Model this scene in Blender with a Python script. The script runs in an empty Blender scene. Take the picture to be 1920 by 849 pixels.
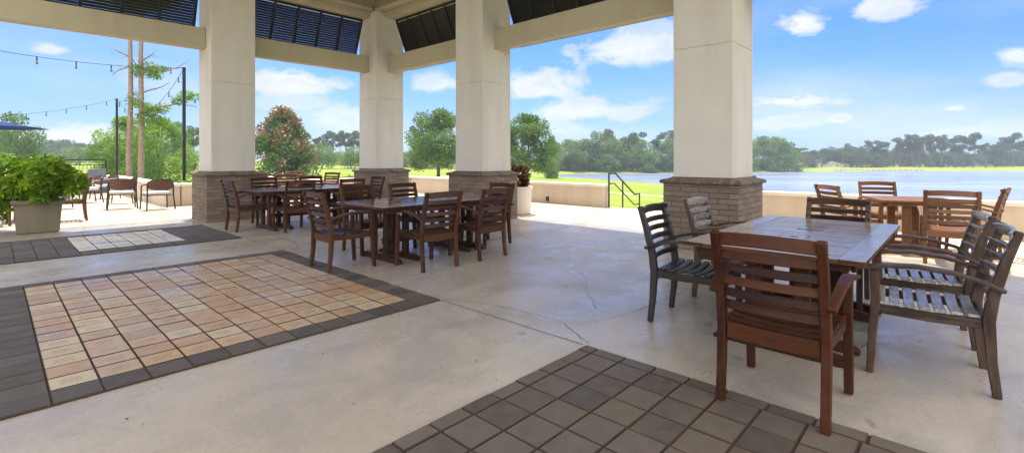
import bpy, bmesh, math, random
import numpy as np
from mathutils import Vector, Matrix
R = math.radians
random.seed(7)
scn = bpy.context.scene
COL = scn.collection
EYE = 1.33
F = 907.0
CA, SA = 0.7326, 0.681            # view direction in the building's own axes

def at(px, d):                    # photo bearing + distance along the view -> ground plan position
    r = d * (px - 960) / F
    return (d * CA + r * SA, d * SA - r * CA)

# ------------------------------------------------------------------ tagging
def tag(o, label=None, cat=None, group=None, kind=None):
    if label: o['label'] = label
    if cat: o['category'] = cat
    if group: o['group'] = group
    if kind: o['kind'] = kind
    return o

def empty(name, loc=(0, 0, 0), rz=0.0):
    o = bpy.data.objects.new(name, None)
    COL.objects.link(o)
    o.location = loc; o.rotation_euler = (0, 0, rz)
    o.empty_display_size = 0.1
    return o

class MB:
    """collects geometry, builds ONE mesh object"""
    def __init__(s): s.v = []; s.f = []; s.rnd = []; s.gr = []
    def add(s, vs, fs, rnd=None, ax=None):
        b = len(s.v)
        P_ = [Vector(p) for p in vs]
        if ax is None:
            e = [max(p[i] for p in P_) - min(p[i] for p in P_) for i in range(3)]; ax = Vector((0, 0, 0)); ax[e.index(max(e))] = 1
        ax = Vector(ax).normalized(); p1 = ax.orthogonal().normalized(); p2 = ax.cross(p1)
        o_ = Vector((random.uniform(0, 40), random.uniform(0, 40), random.uniform(0, 40)))
        s.gr += [(p.dot(ax) + o_.x, p.dot(p1) + o_.y, p.dot(p2) + o_.z) for p in P_]; s.v += [tuple(p) for p in vs]; s.f += [tuple(b + i for i in f) for f in fs]
        if rnd is None: rnd = random.random()
        s.rnd += [rnd] * len(fs)
        return s
    def box(s, x0, x1, y0, y1, z0, z1, M=None, rnd=None):
        vs = [Vector((x, y, z)) for z in (z0, z1) for x, y in ((x0, y0), (x1, y0), (x1, y1), (x0, y1))]
        if M is not None: vs = [M @ p for p in vs]
        return s.add(vs, [(0, 3, 2, 1), (4, 5, 6, 7), (0, 1, 5, 4), (1, 2, 6, 5), (2, 3, 7, 6), (3, 0, 4, 7)], rnd)
    def sweep(s, path, hint, w, h):
        """rectangular section along path; w is measured along hint, h along the normal"""
        n = len(path); P = [Vector(p) for p in path]
        hint = Vector(hint).normalized(); vs = []
        for i in range(n):
            t = (P[min(i + 1, n - 1)] - P[max(i - 1, 0)]).normalized()
            b = (hint - t * hint.dot(t)).normalized(); nn = t.cross(b)
            wi = w[i] if isinstance(w, (list, tuple)) else w
            hi = h[i] if isinstance(h, (list, tuple)) else h
            for a, c in ((-1, -1), (1, -1), (1, 1), (-1, 1)):
                vs.append(P[i] + b * (a * wi / 2) + nn * (c * hi / 2))
        fs = [(3, 2, 1, 0)]
        for i in range(n - 1):
            for k in range(4):
                k2 = (k + 1) % 4
                fs.append((i * 4 + k, i * 4 + k2, i * 4 + 4 + k2, i * 4 + 4 + k))
        e = (n - 1) * 4
        fs.append((e, e + 1, e + 2, e + 3))
        return s.add(vs, fs)
    def tube(s, path, rad, seg=8, cap=True):
        n = len(path); P = [Vector(p) for p in path]; vs = []; fs = []
        prev = None
        for i in range(n):
            t = (P[min(i + 1, n - 1)] - P[max(i - 1, 0)]).normalized()
            if prev is None:
                a = Vector((0, 0, 1)) if abs(t.z) < .9 else Vector((1, 0, 0))
            else: a = prev
            u = (a - t * a.dot(t)).normalized(); prev = u; w = t.cross(u)
            r = rad[i] if isinstance(rad, (list, tuple)) else rad
            for k in range(seg):
                an = 2 * math.pi * k / seg
                vs.append(P[i] + u * (math.cos(an) * r) + w * (math.sin(an) * r))
        for i in range(n - 1):
            for k in range(seg):
                k2 = (k + 1) % seg
                fs.append((i * seg + k, i * seg + k2, (i + 1) * seg + k2, (i + 1) * seg + k))
        if cap:
            fs.append(tuple(range(seg))[::-1]); fs.append(tuple((n - 1) * seg + k for k in range(seg)))
        return s.add(vs, fs)
    def lathe(s, prof, seg=24, c=(0, 0, 0)):
        vs = []; fs = []
        for r, z in prof:
            for k in range(seg):
                an = 2 * math.pi * k / seg
                vs.append((c[0] + r * math.cos(an), c[1] + r * math.sin(an), c[2] + z))
        for i in range(len(prof) - 1):
            for k in range(seg):
                k2 = (k + 1) % seg
                fs.append((i * seg + k, i * seg + k2, (i + 1) * seg + k2, (i + 1) * seg + k))
        if prof[0][0] > 1e-4: fs.append(tuple(range(seg))[::-1])
        if prof[-1][0] > 1e-4: fs.append(tuple((len(prof) - 1) * seg + k for k in range(seg)))
        return s.add(vs, fs)
    def build(s, name, m, parent=None, bevel=0, smooth=False, loc=None, seg=1):
        me = bpy.data.meshes.new(name)
        me.from_pydata([tuple(p) for p in s.v], [], s.f)
        a = me.attributes.new('rnd', 'FLOAT', 'FACE')
        a.data.foreach_set('value', s.rnd)
        ga = me.attributes.new('grain', 'FLOAT_VECTOR', 'POINT'); ga.data.foreach_set('vector', [c_ for g_ in s.gr for c_ in g_])
        if bevel or smooth:
            bm = bmesh.new(); bm.from_mesh(me)
            if bevel:
                es = [e for e in bm.edges if len(e.link_faces) == 2 and e.calc_face_angle(0) > 0.6]
                bmesh.ops.bevel(bm, geom=es, offset=bevel, segments=seg, profile=.5, affect='EDGES', clamp_overlap=True)
            bm.to_mesh(me); bm.free()
        if smooth:
            me.polygons.foreach_set('use_smooth', [True] * len(me.polygons))
        me.materials.append(m)
        o = bpy.data.objects.new(name, me); COL.objects.link(o)
        if parent: o.parent = parent
        if loc: o.location = loc
        return o

def smooth_by_angle(o, ang=40):
    me = o.data
    bm = bmesh.new(); bm.from_mesh(me)
    for f in bm.faces: f.smooth = True
    for e in bm.edges: e.smooth = not (len(e.link_faces) == 2 and e.calc_face_angle(0) > R(ang))
    bm.to_mesh(me); bm.free()

# ------------------------------------------------------------------ materials
class NT:
    def __init__(s, name):
        s.m = bpy.data.materials.new(name); s.m.use_nodes = True
        s.t = s.m.node_tree; s.n = s.t.nodes; s.l = s.t.links
        s.bsdf = s.n['Principled BSDF']; s.out = s.n['Material Output']
        s.tc = s.n.new('ShaderNodeTexCoord')
    def lk(s, a, b): s.l.new(a, b)
    def val(s, inp, v):
        if hasattr(v, 'is_linked') or hasattr(v, 'links'): s.l.new(v, inp)
        else: inp.default_value = v
    def noise(s, scale, detail=4, rough=.55, vec=None, dist=0, sc3=None, dim='3D'):
        n = s.n.new('ShaderNodeTexNoise'); n.noise_dimensions = dim
        n.inputs['Scale'].default_value = scale; n.inputs['Detail'].default_value = detail
        n.inputs['Roughness'].default_value = rough; n.inputs['Distortion'].default_value = dist
        v = vec if vec is not None else s.tc.outputs['Object']
        if sc3:
            mp = s.n.new('ShaderNodeMapping'); mp.inputs['Scale'].default_value = sc3
            s.lk(v, mp.inputs['Vector']); v = mp.outputs[0]
        s.lk(v, n.inputs['Vector'])
        return n.outputs['Fac']
    def ramp(s, fac, stops, interp='LINEAR'):
        r = s.n.new('ShaderNodeValToRGB'); r.color_ramp.interpolation = interp
        el = r.color_ramp.elements
        while len(el) < len(stops): el.new(.5)
        for e, (p, c) in zip(el, stops):
            e.position = p; e.color = (c, c, c, 1) if isinstance(c, (int, float)) else (*c, 1)
        s.lk(fac, r.inputs['Fac'])
        return r.outputs['Color']
    def mix(s, fac, a, b, mode='MIX'):
        x = s.n.new('ShaderNodeMix'); x.data_type = 'RGBA'; x.blend_type = mode
        s.val(x.inputs[0], fac)
        for inp, v in ((x.inputs[6], a), (x.inputs[7], b)):
            if isinstance(v, tuple): inp.default_value = (*v, 1) if len(v) == 3 else v
            else: s.lk(v, inp)
        return x.outputs[2]
    def math(s, op, a, b=0.0, c=None, clamp=False):
        x = s.n.new('ShaderNodeMath'); x.operation = op; x.use_clamp = clamp
        s.val(x.inputs[0], a); s.val(x.inputs[1], b)
        if c is not None: s.val(x.inputs[2], c)
        return x.outputs[0]
    def attr(s, name='rnd'):
        a = s.n.new('ShaderNodeAttribute'); a.attribute_name = name
        return a.outputs['Fac']
    def oinfo(s):
        return s.n.new('ShaderNodeObjectInfo').outputs['Random']
    def bump(s, h, strength=.3, dist=.01):
        b = s.n.new('ShaderNodeBump'); b.inputs['Strength'].default_value = strength
        b.inputs['Distance'].default_value = dist
        s.lk(h, b.inputs['Height']); s.lk(b.outputs[0], s.bsdf.inputs['Normal'])
        return b
    def fin(s, col=None, rough=None, spec=None, metal=None):
        if col is not None:
            if isinstance(col, tuple): s.bsdf.inputs['Base Color'].default_value = (*col, 1)
            else: s.lk(col, s.bsdf.inputs['Base Color'])
        if rough is not None: s.val(s.bsdf.inputs['Roughness'], rough)
        if spec is not None: s.bsdf.inputs['Specular IOR Level'].default_value = spec
        if metal is not None: s.bsdf.inputs['Metallic'].default_value = metal
        return s.m

def wood(name, dark, light, rough=.38, weather=None, wamt=0.0, spec=.5):
    t = NT(name)
    at_ = t.n.new('ShaderNodeAttribute'); at_.attribute_name = 'grain'; gv = at_.outputs['Vector']
    g = t.noise(1, 5, .62, vec=gv, sc3=(3.0, 46, 46), dist=.5)
    g2 = t.noise(1, 4, .65, vec=gv, sc3=(9, 150, 150))
    big = t.noise(5, 4, .6)
    rn = t.attr('rnd')
    f = t.math('ADD', t.math('ADD', t.math('MULTIPLY', g, .55), t.math('MULTIPLY', rn, .42)), t.math('MULTIPLY', big, .25))
    c = t.mix(t.ramp(f, [(.38, 0.0), (.84, 1.0)]), dark, light)
    c = t.mix(t.math('MULTIPLY', t.ramp(g2, [(.5, 0.0), (.68, 1.0)]), .45), c, tuple(x * .4 for x in dark))
    if weather:
        w = t.ramp(t.math('ADD', t.math('MULTIPLY', t.noise(6.5, 5, .65), .6), t.math('MULTIPLY', g, .4)), [(.5 - wamt * .35, 0.0), (.66 - wamt * .25, 1.0)])
        c = t.mix(t.math('MULTIPLY', w, min(1, .35 + wamt)), c, weather)
    t.bump(t.math('ADD', g2, g), .3, .0015)
    return t.fin(c, t.math('ADD', rough - .12, t.math('MULTIPLY', g, .30)), spec)

M = {}
M['wood_red'] = wood('wood_red_brown', (.020, .0058, .002), (.078, .0235, .0075), .50, (.08, .034, .016), .04, .22)
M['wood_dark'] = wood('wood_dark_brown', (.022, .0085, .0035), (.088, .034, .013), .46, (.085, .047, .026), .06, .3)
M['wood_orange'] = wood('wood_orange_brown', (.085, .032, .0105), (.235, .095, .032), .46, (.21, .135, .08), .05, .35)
M['wood_black'] = wood('wood_black_weathered', (.0055, .0045, .004), (.021, .017, .0145), .36, (.042, .037, .033), .12)
M['wood_grey'] = wood('wood_grey_brown_weathered', (.022, .0105, .006), (.082, .042, .023), .42, (.12, .09, .068), .10, .4)
M['wood_sheen'] = wood('wood_weathered_sheen', (.09, .08, .072), (.26, .24, .225), .22, (.42, .40, .39), .2, .7)  # weathered slats with their sky glare painted in as paler wood
M['wood_top'] = wood('wood_tabletop_weathered', (.14, .10, .070), (.27, .205, .15), .16, (.34, .30, .25), .10, .7)
M['wood_top_dark'] = wood('wood_tabletop_dark', (.050, .024, .014), (.12, .062, .038), .13, (.17, .13, .11), .10, .7)

def plain(name, c, rough=.5, metal=0, var=.12, scale=6, spec=.5, bump=0, bs=60):
    t = NT(name)
    n = t.noise(scale, 4, .6)
    col = t.mix(t.ramp(n, [(.3, 0.0), (.7, 1.0)]), tuple(x * (1 - var) for x in c), tuple(min(1, x * (1 + var)) for x in c))
    if bump: t.bump(t.noise(bs, 4, .6), bump, .004)
    return t.fin(col, rough, spec, metal)

# stucco plaster of the columns and beams
def plaster(name, c, stain):
    t = NT(name)
    n = t.noise(1.3, 5, .6); n2 = t.noise(9, 5, .7); n3 = t.noise(.7, 4, .6, sc3=(3, 3, .5))
    col = t.mix(t.ramp(n, [(.35, 0.0), (.7, 1.0)]), c, tuple(x * .93 for x in c))
    col = t.mix(t.math('MULTIPLY', t.ramp(n3, [(.46, 0.0), (.74, 1.0)]), .5), col, stain)
    col = t.mix(t.math('MULTIPLY', t.ramp(n2, [(.60, 0.0), (.76, 1.0)]), .35), col, stain)
    t.bump(t.math('ADD', t.noise(140, 4, .7), t.math('MULTIPLY', t.noise(22, 4, .6), 1.2)), .35, .005)
    return t.fin(col, .82, .25)
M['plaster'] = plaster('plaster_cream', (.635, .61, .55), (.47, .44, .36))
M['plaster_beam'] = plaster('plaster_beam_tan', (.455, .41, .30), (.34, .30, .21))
M['plaster_wall'] = plaster('plaster_garden_wall', (.58, .50, .385), (.40, .34, .26))
M['coping'] = plaster('coping_cast_stone', (.74, .68, .58), (.45, .42, .36))
M['ceiling'] = plain('ceiling_paint_taupe', (.27, .21, .165), .8, 0, .08)
M['roofing'] = plain('roof_sheet_grey', (.22, .21, .2), .6)
M['black_metal'] = plain('black_painted_metal', (.012, .013, .014), .42, .0, .2)
M['shutter_metal'] = plain('black_shutter_aluminium', (.009, .009, .009), .5, .0, .15, spec=.4)
M['cable'] = plain('cable_rubber_black', (.008, .008, .008), .95, spec=.1)
M['joint'] = plain('joint_sealant_dark', (.045, .04, .035), .9)
M['crack'] = plain('crack_dark', (.06, .052, .045), .95)
M['crack_pale'] = plain('crack_mineral_pale', (.50, .47, .42), .9)

# bricks of the column bases
def brickmat(name, a, b, c3):
    t = NT(name)
    rn = t.attr('rnd')
    col = t.ramp(rn, [(0, a), (.5, b), (1, c3)])
    n = t.noise(28, 5, .7)
    col = t.mix(t.ramp(n, [(.35, 0.0), (.75, .5)]), col, tuple(x * .6 for x in a))
    t.bump(t.noise(90, 5, .75), .5, .006)
    return t.fin(col, .85, .25)
M['brick'] = brickmat('brick_brown', (.165, .128, .098), (.205, .162, .126), (.25, .20, .158))
M['mortar'] = plain('mortar_brown', (.10, .08, .062), .95, bump=.3)
M['capbrick'] = brickmat('brick_cap_dark', (.13, .10, .08), (.17, .135, .11), (.21, .17, .14))

# concrete floor
def concrete(name, base, warm, dark, rough0=.42, rough1=.75):
    t = NT(name)
    big = t.noise(.42, 5, .62, dist=.4); mid = t.noise(1.9, 6, .65, dist=.8); fine = t.noise(34, 4, .7); sp = t.noise(160, 2, .6)
    streak = t.noise(.9, 6, .7, dist=.7, sc3=(.6, 1.7, 1))
    col = t.mix(t.ramp(big, [(.35, 0.0), (.68, 1.0)]), base, warm)
    col = t.mix(t.math('MULTIPLY', t.ramp(mid, [(.46, 0.0), (.68, 1.0)]), .65), col, dark)
    col = t.mix(t.math('MULTIPLY', t.ramp(streak, [(.50, 0.0), (.64, 1.0)]), .5), col, tuple(min(1, x * 1.28) for x in base))
    col = t.mix(t.math('MULTIPLY', t.ramp(fine, [(.35, 1.0), (.55, 0.0)]), .22), col, tuple(x * .6 for x in dark))
    spots = t.noise(4.2, 2, .4)
    col = t.mix(t.math('MULTIPLY', t.ramp(spots, [(.735, 0.0), (.77, 1.0)]), .55), col, tuple(x * .5 for x in dark))
    specks = t.noise(24, 1, .3)
    col = t.mix(t.math('MULTIPLY', t.ramp(specks, [(.80, 0.0), (.83, 1.0)]), .7), col, (.07, .06, .05))
    col = t.mix(t.math('MULTIPLY', t.ramp(sp, [(.3, .3), (.5, 0.0)]), .6), col, tuple(x * .55 for x in dark))
    rg = t.ramp(t.math('ADD', t.math('MULTIPLY', streak, .6), t.math('MULTIPLY', mid, .4)), [(.36, rough0), (.62, rough1)])
    h = t.math('ADD', t.math('MULTIPLY', fine, .5), t.math('MULTIPLY', sp, .3))
    t.bump(h, .16, .004)
    return t.fin(col, rg, .5)
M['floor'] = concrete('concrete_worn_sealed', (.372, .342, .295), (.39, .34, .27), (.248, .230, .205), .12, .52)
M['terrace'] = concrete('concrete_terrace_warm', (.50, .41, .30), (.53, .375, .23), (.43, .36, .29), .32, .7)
M['floor_edge'] = concrete('concrete_edge', (.46, .43, .38), (.47, .42, .34), (.38, .36, .32), .3, .6)

def paver(name, ramp, glaze, engraved=False, rough=(.35, .75), mottle=None):
    t = NT(name)
    rn = t.attr('rnd')
    col = t.ramp(rn, ramp)
    n = t.noise(11, 5, .65); f = t.noise(120, 3, .7)
    col = t.mix(t.math('MULTIPLY', t.ramp(n, [(.4, 0.0), (.75, 1.0)]), .35), col, glaze)
    col = t.mix(t.math('MULTIPLY', t.ramp(f, [(.3, 1.0), (.5, 0.0)]), .35), col, tuple(x * .5 for x in ramp[0][1]))
    f2 = t.noise(95, 2, .5)
    col = t.mix(t.math('MULTIPLY', t.ramp(f2, [(.66, 0.0), (.74, 1.0)]), .4), col, glaze)
    if mottle:
        col = t.mix(t.math('MULTIPLY', t.ramp(t.noise(1.6, 4, .6), [(.52, 0.0), (.66, 1.0)]), .35), col, mottle)
    h = t.math('MULTIPLY', f, .6)
    if engraved:
        uv = t.n.new('ShaderNodeUVMap'); uv.uv_map = 'UVMap'
        sx = t.n.new('ShaderNodeSeparateXYZ'); t.lk(uv.outputs[0], sx.inputs[0])
        fu = t.math('FRACT', sx.outputs[0]); fv = t.math('FRACT', sx.outputs[1])
        def band(v, a, b):
            return t.math('MULTIPLY', t.math('GREATER_THAN', v, a), t.math('LESS_THAN', v, b))
        off = t.math('MULTIPLY', t.math('SUBTRACT', rn, .5), .10)
        glyph = t.noise(1, 1, .5, vec=uv.outputs[0], sc3=(26, 15, 1))
        rows = t.math('GREATER_THAN', t.math('SINE', t.math('MULTIPLY', fv, 44.0)), -.25)
        m = t.math('MULTIPLY', band(t.math('ADD', fu, off), .26, .74), band(fv, .30, .70))
        m = t.math('MULTIPLY', m, rows)
        m = t.math('MULTIPLY', m, t.math('GREATER_THAN', glyph, .50))
        m = t.math('MULTIPLY', m, t.math('GREATER_THAN', rn, .12))
        col = t.mix(t.math('MULTIPLY', m, .75), col, (.10, .08, .065))
        h = t.math('SUBTRACT', h, t.math('MULTIPLY', m, 1.2))
        t.bump(h, .35, .003)
    else:
        t.bump(h, .35, .004)
    g = t.noise(1.1, 5, .65, dist=.7)
    rg = t.ramp(t.math('ADD', t.math('MULTIPLY', g, .94), t.math('MULTIPLY', rn, .06)), [(.38, rough[0]), (.62, rough[1])])
    return t.fin(col, rg, .5)
M['paver_beige'] = paver('paver_beige_engraved', [(0, (.33, .205, .105)), (.4, (.39, .26, .145)), (.75, (.41, .315, .20)), (1, (.45, .375, .265))], (.50, .44, .35), True, (.26, .6), (.40, .24, .11))
M['paver_pale'] = paver('paver_pale_engraved', [(0, (.50, .44, .33)), (.5, (.56, .50, .39)), (1, (.62, .56, .45))], (.62, .58, .5), True, (.25, .55))
M['paver_dark'] = paver('paver_charcoal', [(0, (.048, .041, .036)), (.5, (.068, .059, .052)), (1, (.092, .081, .071))], (.13, .115, .10), False, (.62, .9))
M['paver_brown'] = paver('paver_dark_brown', [(0, (.062, .050, .039)), (.5, (.086, .070, .055)), (1, (.108, .090, .071))], (.17, .145, .115), False, (.55, .85), (.15, .115, .072))
M['paver_joint'] = plain('paver_joint_sand_shade', (.055, .038, .026), .95)

# vegetation
def leafmat(name, cols, tr=.30, rough=.5):
    t = NT(name)
    c = t.ramp(t.attr('tone'), cols)
    nz = t.noise(.9, 3, .6)
    c = t.mix(t.ramp(nz, [(.35, 0.0), (.65, .35)]), c, tuple(x * .6 for x in cols[0][1]))
    t.fin(c, rough, .35)
    tl = t.n.new('ShaderNodeBsdfTranslucent'); t.lk(c, tl.inputs['Color'])
    mx = t.n.new('ShaderNodeMixShader'); mx.inputs[0].default_value = min(.5, tr + .1)
    t.lk(t.bsdf.outputs[0], mx.inputs[1]); t.lk(tl.outputs[0], mx.inputs[2])
    t.lk(mx.outputs[0], t.out.inputs['Surface'])
    return t.m
M['leaf_mid'] = leafmat('leaves_mid_green', [(0, (.055, .115, .024)), (.5, (.11, .205, .040)), (1, (.20, .30, .06))])
M['leaf_dark'] = leafmat('leaves_dark_green', [(0, (.016, .040, .020)), (.5, (.036, .075, .030)), (1, (.075, .125, .045))])
M['leaf_pine'] = leafmat('needles_pine', [(0, (.018, .038, .024)), (.5, (.035, .065, .036)), (1, (.065, .10, .05))], .2)
M['leaf_bright'] = leafmat('leaves_bright_green', [(0, (.08, .17, .02)), (.5, (.17, .30, .035)), (1, (.32, .45, .07))], .35)
M['leaf_planter'] = leafmat('leaves_lime_glossy', [(0, (.05, .13, .008)), (.5, (.19, .36, .014)), (1, (.50, .64, .03))], .35, .3)
M['leaf_magnolia'] = leafmat('leaves_magnolia', [(0, (.035, .085, .02)), (.44, (.12, .25, .03)), (.50, (.17, .105, .05)), (.8, (.26, .16, .075)), (1, (.36, .22, .12))], .15, .35)
M['leaf_red'] = leafmat('leaves_bronze_red', [(0, (.05, .015, .012)), (.6, (.12, .038, .025)), (.8, (.20, .11, .05)), (1, (.12, .24, .04))], .2)
M['leaf_rust'] = leafmat('leaves_rusty_green', [(0, (.05, .07, .03)), (.6, (.09, .11, .045)), (1, (.20, .12, .07))], .2)
M['bark'] = plain('bark_grey_brown', (.11, .085, .065), .95, 0, .3, 4, bump=.6, bs=14)
M['bark_pine'] = plain('bark_pine_pinkish', (.27, .195, .155), .95, 0, .3, 7, bump=.8, bs=10)

def grassmat():
    t = NT('lawn_grass')
    a = t.noise(.05, 5, .65); b = t.noise(.22, 6, .75); c = t.noise(6, 3, .7)
    col = t.mix(t.ramp(a, [(.38, 0.0), (.62, 1.0)]), (.125, .195, .026), (.175, .23, .034))
    col = t.mix(t.math('MULTIPLY', t.ramp(b, [(.45, 0.0), (.62, 1.0)]), .75), col, (.25, .25, .055))
    col = t.mix(t.math('MULTIPLY', t.ramp(c, [(.4, 1.0), (.6, 0.0)]), .35), col, (.13, .19, .025))
    t.bump(t.noise(14, 4, .8), .8, .05)
    return t.fin(col, .9, .1)
M['grass'] = grassmat()
M['path'] = plain('path_gravel_pale', (.44, .37, .29), .95, 0, .12, 1.2)
def watermat():
    t = NT('lake_water')
    mp = t.n.new('ShaderNodeMapping'); mp.inputs['Rotation'].default_value = (0, 0, -math.atan2(SA, CA)); t.lk(t.tc.outputs['Object'], mp.inputs['Vector']); v = mp.outputs[0]
    w1 = t.noise(2.2, 3, .6, vec=v, sc3=(1.6, .5, 1)); w2 = t.noise(.05, 3, .6, vec=v, sc3=(1.2, .25, 1))
    sx = t.noise(.30, 4, .6, vec=v, sc3=(1.6, .16, 1))
    t.bump(t.math('ADD', w1, t.math('MULTIPLY', sx, .5)), .30, .12)
    c = t.mix(t.ramp(w2, [(.4, 0.0), (.6, 1.0)]), (.14, .18, .26), (.20, .24, .32))
    rg = t.ramp(sx, [(.35, .14), (.65, .32)])
    return t.fin(c, rg, .5)
M['water'] = watermat()
M['stone'] = plaster('planter_cast_stone', (.235, .205, .142), (.11, .105, .055))
M['stone_white'] = plain('pot_glaze_white', (.72, .66, .58), .6, 0, .05)
M['cushion'] = plain('cushion_pale_grey', (.55, .53, .52), .9, 0, .06, bump=.2, bs=200)
M['rattan'] = plain('woven_rattan_brown', (.085, .042, .026), .7, 0, .4, 60, bump=.8, bs=120)
M['wicker'] = plain('wicker_grey', (.09, .10, .115), .7, 0, .35, 50, bump=.8, bs=90)
M['navy'] = plain('umbrella_canvas_navy', (.010, .030, .12), .9, spec=.15)
M['bulb'] = plain('bulb_glass_amber', (.16, .12, .08), .15, 0, .1)
M['soil'] = plain('soil_dark', (.03, .022, .016), .95)
M['wall_white'] = plain('house_wall_white', (.70, .68, .64), .8)
M['roof_tan'] = plain('house_roof_brown', (.10, .08, .07), .85)
M['glass'] = plain('window_dark', (.03, .035, .04), .1)
M['rock'] = plain('boulder_pale', (.42, .38, .33), .9, 0, .15, bump=.5, bs=8)
M['timber'] = plain('timber_grey', (.17, .14, .115), .9)
M['label'] = plain('plaque_dark', (.045, .018, .010), .3)

# ------------------------------------------------------------------ world
SUN_EL, SUN_AZ = R(68), (0.55, 0.83)    # direction (plan) towards the sun
def world():
    w = bpy.data.worlds.new("World"); scn.world = w; w.use_nodes = True
    t = w.node_tree; n = t.nodes; l = t.links
    bg = n['Background']
    sky = n.new('ShaderNodeTexSky'); sky.sky_type = 'NISHITA'; sky.sun_disc = False
    sky.sun_elevation = SUN_EL
    sky.sun_rotation = math.atan2(SUN_AZ[0], SUN_AZ[1])
    sky.altitude = 0; sky.air_density = 1.0; sky.dust_density = 1.4; sky.ozone_density = 2.0
    tc = n.new('ShaderNodeTexCoord')
    V = tc.outputs['Generated']
    def mth(op, a, b=0.0, c=None, clamp=False):
        x = n.new('ShaderNodeMath'); x.operation = op; x.use_clamp = clamp
        for i, v in enumerate((a, b) if c is None else (a, b, c)):
            if isinstance(v, (int, float)): x.inputs[i].default_value = v
            else: l.new(v, x.inputs[i])
        return x.outputs[0]
    def dot(v, vec):
        x = n.new('ShaderNodeVectorMath'); x.operation = 'DOT_PRODUCT'
        l.new(v, x.inputs[0]); x.inputs[1].default_value = vec
        return x.outputs['Value']
    nz = n.new('ShaderNodeTexNoise'); nz.inputs['Scale'].default_value = 8; nz.inputs['Detail'].default_value = 10
    nz.inputs['Roughness'].default_value = .66; nz.inputs['Distortion'].default_value = .3
    mp = n.new('ShaderNodeMapping'); mp.inputs['Scale'].default_value = (1, 1, 1.9)
    l.new(V, mp.inputs['Vector']); l.new(mp.outputs[0], nz.inputs['Vector'])
    N = mth('SUBTRACT', nz.outputs['Fac'], .5)
    # cumulus banks: bearing/elevation in the sky, half widths, density
    clouds = [(545, 158, 88, 34, 1.0), (640, 222, 100, 34, .75), (560, 195, 90, 28, .6), (95, 95, 42, 15, .8), (1005, 165, 80, 30, 1.0),
              (1070, 210, 110, 26, .9), (1000, 240, 130, 26, .6), (1190, 95, 120, 36, .95), (1230, 60, 90, 24, .6),
              (1508, 46, 52, 30, 1.0), (1650, 12, 76, 30, .95), (1480, 192, 100, 22, .95), (1475, 228, 110, 24, .7), (1790, 205, 36, 12, .9),
              (1572, 224, 28, 13, .9), (1905, 104, 42, 26, .9), (1885, 150, 34, 14, .8), (822, 160, 48, 17, .85),
              (150, 258, 150, 26, .85), (1800, 245, 190, 26, .5), (300, 150, 100, 30, .35), (330, 170, 60, 26, .4), (1730, 214, 60, 12, .35),
              (2300, 120, 200, 60, .9), (-500, 120, 260, 60, .8), (700, -300, 260, 90, .7), (1500, -350, 300, 80, .8)]
    acc = None
    for px, py, hw, hh, dn in clouds:
        r = (px - 960) / F; z = (297 - py) / F
        c = Vector((CA + r * SA, SA - r * CA, z)); ln = c.length; c.normalize()
        h = Vector((c.y, -c.x, 0)).normalized(); u = h.cross(c).normalized()
        k = math.cos(math.atan(abs(r)))
        a = hw / F * k * k; b = hh / F * k
        hx = mth('MULTIPLY', dot(V, h), 1 / a); uy = mth('MULTIPLY', dot(V, u), 1 / b)
        # flatter base than top
        uy = mth('MAXIMUM', uy, mth('MULTIPLY', uy, -1.35))
        q = mth('SQRT', mth('ADD', mth('POWER', hx, 2), mth('POWER', uy, 2)))
        f = mth('ADD', mth('SUBTRACT', 1.15, q), mth('MULTIPLY', N, 4.6))
        m = mth('MULTIPLY', f, 1.5, clamp=True); m = mth('SMOOTH_MIN', m, 1.0, .3) if False else m
        m = mth('MULTIPLY', m, dn)
        fr = mth('GREATER_THAN', dot(V, c), .3)
        m = mth('MULTIPLY', m, fr)
        acc = m if acc is None else mth('MAXIMUM', acc, m)
    # thin veil
    nz2 = n.new('ShaderNodeTexNoise'); nz2.inputs['Scale'].default_value = 2.2; nz2.inputs['Detail'].default_value = 6
    mp2 = n.new('ShaderNodeMapping'); mp2.inputs['Scale'].default_value = (1, 1, 4)
    l.new(V, mp2.inputs['Vector']); l.new(mp2.outputs[0], nz2.inputs['Vector'])
    veil = mth('MULTIPLY', mth('SUBTRACT', nz2.outputs['Fac'], .44), 2.2, clamp=True)
    sz = n.new('ShaderNodeSeparateXYZ'); l.new(V, sz.inputs[0])
    low = mth('SUBTRACT', 1.0, mth('MULTIPLY', sz.outputs[2], 3.2), clamp=True)
    veil = mth('MULTIPLY', veil, mth('ADD', .25, mth('MULTIPLY', low, .6)))
    acc = mth('MAXIMUM', acc, veil)
    hz = mth('POWER', low, 2.2)
    hz = mth('MULTIPLY', hz, HORIZ)
    # unseen bright cloud overhead and behind the camera, added as fill light
    over = mth('MULTIPLY', mth('SUBTRACT', sz.outputs[2], .50), 3.5, clamp=True)
    back = mth('MULTIPLY', mth('SUBTRACT', dot(V, (-CA * .8, -SA * .8, .6)), .45), 2.5, clamp=True)
    fill_deck = mth('MAXIMUM', over, back)
    fill_deck = mth('MULTIPLY', fill_deck, mth('ADD', .75, mth('MULTIPLY', N, 1.6)), clamp=True)
    fill_deck = mth('MULTIPLY', fill_deck, mth('MULTIPLY', mth('ADD', sz.outputs[2], .02), 8, clamp=True))
    def mix(fac, a, b):
        x = n.new('ShaderNodeMix'); x.data_type = 'RGBA'
        l.new(fac, x.inputs[0])
        for inp, v in ((x.inputs[6], a), (x.inputs[7], b)):
            if isinstance(v, tuple): inp.default_value = (*v, 1)
            else: l.new(v, inp)
        return x.outputs[2]
    tint = n.new('ShaderNodeMix'); tint.data_type = 'RGBA'; tint.blend_type = 'MULTIPLY'; tint.inputs[0].default_value = 1
    l.new(sky.outputs[0], tint.inputs[6]); tint.inputs[7].default_value = (*SKYTINT, 1)
    c = mix(hz, tint.outputs[2], HCOL)
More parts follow.
